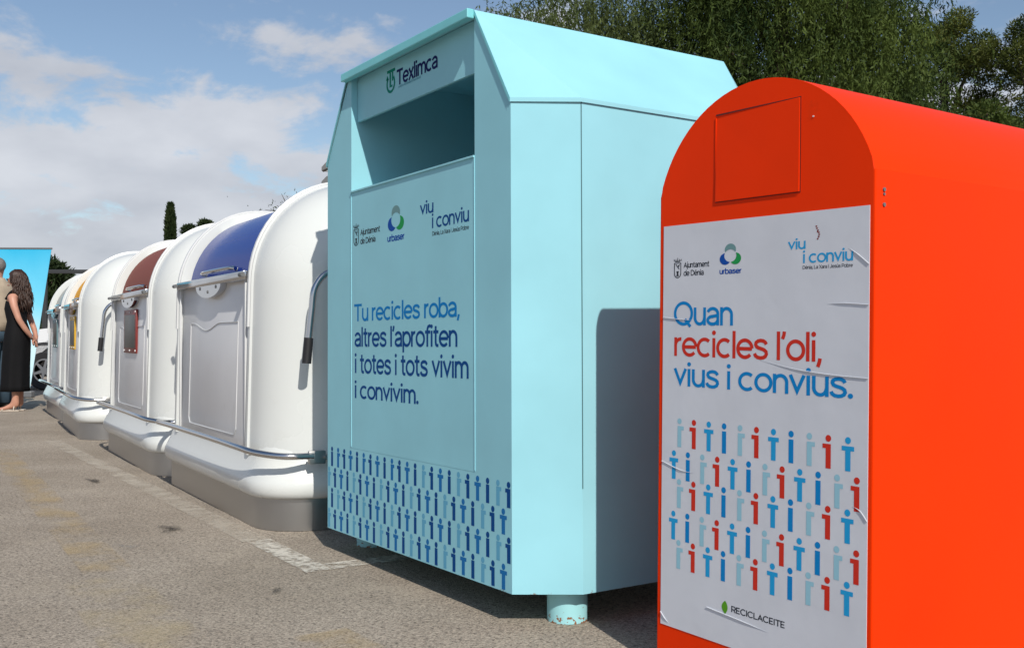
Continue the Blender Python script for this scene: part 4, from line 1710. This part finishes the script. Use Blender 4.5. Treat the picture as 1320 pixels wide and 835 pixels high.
def hand(nodes, edges, root, wrist, d, side_, r=.0085, curl=.5):
    """palm + four fingers + thumb; d = direction along the hand, side_ = across the palm towards the thumb"""
    d = Vector(d).normalized()
    s = Vector(side_)
    s = (s - d * s.dot(d)).normalized()
    nrm_ = d.cross(s)
    w = Vector(wrist)
    palm = w + d * .05
    nodes[root + 'palm'] = (tuple(palm), (.030, .016))
    edges.append((root, root + 'palm'))
    for i, ln in enumerate((.066, .074, .070, .056)):
        o_ = (1.5 - i) * .018
        b0 = palm + d * .035 + s * o_
        b1 = b0 + (d * (1 - .3 * curl) + nrm_ * curl * .6).normalized() * ln * .55
        b2 = b1 + (d * (1 - curl) + nrm_ * curl * 1.2).normalized() * ln * .5
        for j, (pt, rr_) in enumerate(((b0, r), (b1, r * .92), (b2, r * .75))):
            nodes[f'{root}f{i}{j}'] = (tuple(pt), rr_)
        edges += [(root + 'palm', f'{root}f{i}0'), (f'{root}f{i}0', f'{root}f{i}1'), (f'{root}f{i}1', f'{root}f{i}2')]
    t0 = w + d * .03 + s * .032
    t1 = t0 + (d * .7 + s * .6).normalized() * .035
    t2 = t1 + (d * .95 + nrm_ * .3).normalized() * .028
    for j, (pt, rr_) in enumerate(((t0, r * 1.3), (t1, r * 1.1), (t2, r * .85))):
        nodes[f'{root}t{j}'] = (tuple(pt), rr_)
    edges += [(root + 'palm', f'{root}t0'), (f'{root}t0', f'{root}t1'), (f'{root}t1', f'{root}t2')]


def ring_loft(levels, seg=28):
    """levels: (cx, cy, z, rx, ry[, ripple])"""
    bm = bmesh.new()
    rows = []
    for lv in levels:
        cx, cy, z, rx, ry = lv[:5]
        rip = lv[5] if len(lv) > 5 else 0
        rows.append([bm.verts.new((cx + rx * math.cos(2 * PI * k / seg) * (1 + rip * math.cos(7 * 2 * PI * k / seg)), cy + ry * math.sin(2 * PI * k / seg) * (1 + rip * math.cos(7 * 2 * PI * k / seg + 1)), z)) for k in range(seg)])
    for A, B in zip(rows, rows[1:]):
        for k in range(seg):
            bm.faces.new((A[k], A[(k + 1) % seg], B[(k + 1) % seg], B[k]))
    bm.faces.new(rows[0][::-1])
    bm.faces.new(rows[-1])
    return bm


def head_bits(parent, hc, hw=.074, face=1):
    """eyes, nose ridge and mouth belong to the skinned body; eyes and brows added as small parts"""
    for s in (-1, 1):
        bm = bmesh.new()
        bmesh.ops.create_uvsphere(bm, u_segments=10, v_segments=8, radius=.012)
        for v in bm.verts:
            v.co += Vector((s * .032, hc[1] - .088, hc[2] + .005))
            v.co.x += hc[0]
        obj('eye', bm, mat('eye', (.05, .03, .02), .2), parent, smooth='all')
    bm = bmesh.new()
    bm_tube(bm, smooth_path([(hc[0] - .026, hc[1] - .084, hc[2] - .067), (hc[0], hc[1] - .094, hc[2] - .065), (hc[0] + .026, hc[1] - .084, hc[2] - .067)], 4), .006, 6)
    obj('lips', bm, mat('lips', (.34, .12, .10), .5), parent, smooth='all')


# woman: local frame faces -y, +x is her left side (towards the camera)
p = at(20.5, 12.5)
wo = thing('person', 'woman with long wavy brown hair and black sleeveless dress, hands behind her back', 'person', (p.x, p.y, 0), (0, 0, -.588 + .10))
nd = {}
ed = []
nd['pelvis'] = ((0, .01, .93), (.135, .10))
nd['waist'] = ((0, .01, 1.08), (.112, .085))
nd['chest'] = ((0, .0, 1.27), (.128, .095))
nd['neck0'] = ((0, .02, 1.43), (.055, .05))
nd['neck1'] = ((0, .005, 1.50), (.048, .048))
nd['skull'] = ((0, -.005, 1.585), (.072, .088))
nd['crown'] = ((0, .005, 1.645), (.060, .075))
ed += [('pelvis', 'waist'), ('waist', 'chest'), ('chest', 'neck0'), ('neck0', 'neck1'), ('neck1', 'skull'), ('skull', 'crown')]
nd['nose'] = ((0, -.105, 1.572), (.012, .014))
ed.append(('skull', 'nose'))
for s in (-1, 1):
    k = 'R' if s < 0 else 'L'
    nd[k + 'sh'] = ((s * .155, .01, 1.385), .056)
    nd[k + 'ua'] = ((s * .185, .045, 1.26), .046)
    nd[k + 'el'] = ((s * .195, .105, 1.10), .037)
    nd[k + 'fa'] = ((s * .145, .165, .98), .034)
    nd[k + 'wr'] = ((s * .065, .215, .885), .025)
    ed += [('chest', k + 'sh'), (k + 'sh', k + 'ua'), (k + 'ua', k + 'el'), (k + 'el', k + 'fa'), (k + 'fa', k + 'wr')]
    hand(nd, ed, k + 'wr', nd[k + 'wr'][0], (-s * .75, .12 + .14 * (s > 0), -.65), (0, .1, -1) if s > 0 else (0, -.1, -1), .0095, .45)
    nd[k + 'th'] = ((s * .085, .01, .72), (.085, .085))
    nd[k + 'kn'] = ((s * .08, .0, .48), .058)
    nd[k + 'ca'] = ((s * .075, .025, .33), .054)
    nd[k + 'an'] = ((s * .07, .03, .09), .034)
    nd[k + 'he'] = ((s * .07, .05, .040), .030)
    nd[k + 'ba'] = ((s * .078, -.10, .030), (.040, .024))
    nd[k + 'to'] = ((s * .082, -.165, .024), (.034, .016))
    ed += [('pelvis', k + 'th'), (k + 'th', k + 'kn'), (k + 'kn', k + 'ca'), (k + 'ca', k + 'an'), (k + 'an', k + 'he'), (k + 'an', k + 'ba'), (k + 'ba', k + 'to')]
bodyw = skin_mesh('body', nd, ed, M_skin, wo)
head_bits(wo, (0, -.005, 1.585))
bm = ring_loft([(0, .0, .235, .185, .155, .075), (0, .0, .30, .182, .152, .07), (0, .005, .55, .180, .150, .05), (0, .015, .80, .182, .150, .02), (0, .022, .95, .178, .140), (0, .012, 1.08, .137, .108), (0, -.004, 1.23, .155, .122), (0, .0, 1.315, .146, .112), (0, .012, 1.375, .118, .082), (0, .018, 1.405, .100, .06)], 36)
obj('dress', bm, M_dress, wo, smooth='all')
for s in (-1, 1):
    bm = bmesh.new()
    bm_tube(bm, smooth_path([(s * .085, -.085, 1.345), (s * .092, -.02, 1.435), (s * .088, .05, 1.43), (s * .085, .095, 1.36)], 4), .02, 8)
    obj('shoulder_strap', bm, M_dress, wo, smooth='all')
# hair: cap + many wavy locks down the back and the sides
bm = bmesh.new()
bmesh.ops.create_uvsphere(bm, u_segments=20, v_segments=14, radius=1)
for v in list(bm.verts):
    q = v.co.copy()
    v.co = Vector((q.x * .088, q.y * .104 + .012, q.z * .105 + 1.612))
    if q.y < -.45 and q.z < .35:
        v.co.y = max(v.co.y, -.060)
for k in range(320):
    a = rng.uniform(-.20, PI + .20)
    r1, r2_ = .088, .10
    x0, y0 = r1 * math.cos(a), r2_ * math.sin(a) + .01
    zend = rng.uniform(1.16, 1.42) if math.sin(a) > .2 else rng.uniform(1.28, 1.45)
    out_ = rng.uniform(1.0, 1.55)
    pts = [(x0 * .5, y0 * .5 + .0, 1.71), (x0 * .95, y0 * .95, 1.66)]
    nseg = 9
    ph = rng.uniform(0, 6)
    for j in range(nseg):
        t_ = (j + 1) / nseg
        z = 1.64 + (zend - 1.64) * t_
        wv = .014 * math.sin(ph + t_ * 11)
        pts.append((x0 * (1 + (out_ - 1) * t_) + wv, y0 * (1 + (out_ - 1) * .9 * t_) + .035 * t_ + .014 * math.cos(ph + t_ * 10), z))
    bm_tube(bm, pts, [.006] + [.0085] * (len(pts) - 3) + [.006, .002], 4)
obj('hair', bm, M_hair, wo, smooth='all')
for s in (-1, 1):
    bm = bmesh.new()
    bm_box(bm, s * .078 - .042, s * .078 + .042, -.185, .085, .0, .012, .005)
    sd3 = obj('sandal', bm, M_shoe, wo)
    bm = bmesh.new()
    for yy, rr_, zz in ((-.11, .046, .030), (.02, .040, .06)):
        bm_tube(bm, [(s * .076 + rr_ * math.cos(PI * k / 8), yy, .006 + zz * 1.0 * math.sin(PI * k / 8)) for k in range(9)], .007, 6)
    obj('strap', bm, M_shoe, sd3)
bm = bmesh.new()
ring = [(.075 + .031 * math.cos(2 * PI * k / 12), .208 + .02 * math.cos(2 * PI * k / 12), .90 + .030 * math.sin(2 * PI * k / 12)) for k in range(13)]
bm_tube(bm, ring, .006, 6)
obj('bracelet', bm, M_chrome, wo)

# man: farther than the woman, head leaning over her, mostly out of the frame
p = at(-2.5, 13.0)
mn = thing('person', 'man with short grey hair in beige shirt and jeans, standing behind the woman', 'person', (p.x, p.y, 0), (0, 0, -.588 - .35))
nd = {}
ed = []
nd['pelvis'] = ((0, .0, .98), (.155, .115))
nd['waist'] = ((0, .0, 1.12), (.150, .115))
nd['chest'] = ((0, .0, 1.36), (.165, .12))
nd['neck0'] = ((.01, .0, 1.54), (.062, .06))
nd['neck1'] = ((.02, .0, 1.60), (.058, .058))
nd['skull'] = ((.03, .0, 1.695), (.078, .092))
nd['crown'] = ((.03, .01, 1.755), (.062, .08))
nd['nose'] = ((.03, -.112, 1.68), (.013, .015))
ed += [('pelvis', 'waist'), ('waist', 'chest'), ('chest', 'neck0'), ('neck0', 'neck1'), ('neck1', 'skull'), ('skull', 'crown'), ('skull', 'nose')]
for s in (-1, 1):
    k = 'R' if s < 0 else 'L'
    nd[k + 'ear'] = ((.03 + s * .088, .01, 1.685), (.014, .024))
    nd[k + 'sh'] = ((s * .195, .0, 1.48), .064)
    nd[k + 'ua'] = ((s * .225, .01, 1.33), .053)
    nd[k + 'el'] = ((s * .235, .02, 1.16), .043)
    nd[k + 'fa'] = ((s * .225, -.05, 1.03), .039)
    nd[k + 'wr'] = ((s * .205, -.10, .90), .029)
    ed += [('skull', k + 'ear'), ('chest', k + 'sh'), (k + 'sh', k + 'ua'), (k + 'ua', k + 'el'), (k + 'el', k + 'fa'), (k + 'fa', k + 'wr')]
    hand(nd, ed, k + 'wr', nd[k + 'wr'][0], (-s * .05, -.3, -.9), (0, -1, 0), .0105, .4)
    nd[k + 'th'] = ((s * .10, .0, .76), (.095, .095))
    nd[k + 'kn'] = ((s * .105, -.01, .51), .065)
    nd[k + 'ca'] = ((s * .105, .02, .35), .06)
    nd[k + 'an'] = ((s * .105, .03, .10), .04)
    nd[k + 'ba'] = ((s * .115, -.11, .04), (.042, .03))
    ed += [('pelvis', k + 'th'), (k + 'th', k + 'kn'), (k + 'kn', k + 'ca'), (k + 'ca', k + 'an'), (k + 'an', k + 'ba')]
skin_mesh('body', nd, ed, M_skin, mn)
head_bits(mn, (.03, .0, 1.695))
bm = bmesh.new()
bmesh.ops.create_uvsphere(bm, u_segments=20, v_segments=14, radius=1)
for v in list(bm.verts):
    q = v.co.copy()
    v.co = Vector((q.x * .087 + .03, q.y * .105 + .014, q.z * .098 + 1.728))
    if q.y < -.4 and q.z < .55:
        v.co.y = max(v.co.y, -.055)
bmesh.ops.delete(bm, geom=[v for v in bm.verts if v.co.z < 1.66], context='VERTS')
obj('hair', bm, M_greyhair, mn, smooth='all')
bm = ring_loft([(0, 0, .93, .205, .155), (0, 0, 1.05, .20, .15), (0, -.005, 1.20, .195, .145), (0, 0, 1.38, .205, .145), (0, 0, 1.48, .185, .12), (.005, 0, 1.545, .10, .085), (.01, 0, 1.575, .075, .075)], 32)
sh = obj('shirt', bm, M_shirt, mn, smooth='all')
for s in (-1, 1):
    bm = bmesh.new()
    bm_tube(bm, smooth_path([(s * .15, .0, 1.475), (s * .205, .004, 1.44), (s * .228, .01, 1.33), (s * .237, .018, 1.22)], 4), [.075, .075, .074, .072, .070, .069, .068, .067, .066, .066, .066, .066, .067], 14)
    obj('sleeve', bm, M_shirt, sh, smooth='all')
bm = ring_loft([(0, 0, .80, .195, .145), (0, 0, .92, .20, .15), (0, 0, 1.0, .195, .145)], 28)
tr_ = obj('jeans', bm, M_jeans, mn, smooth='all')
for s in (-1, 1):
    bm = bmesh.new()
    bm_tube(bm, [(s * .095, 0, .90), (s * .10, 0, .76), (s * .105, -.008, .51), (s * .107, .02, .33), (s * .108, .025, .06)], [.105, .108, .085, .080, .082], 16)
    obj('trouser_leg', bm, M_jeans, tr_, smooth='all')
    bm = bmesh.new()
    bm_box(bm, s * .112 - .05, s * .112 + .05, -.20, .085, 0, .085, .03)
    obj('shoe', bm, M_shoedark, mn, smooth=50)
mn.scale = (1.04, 1.04, 1.04)
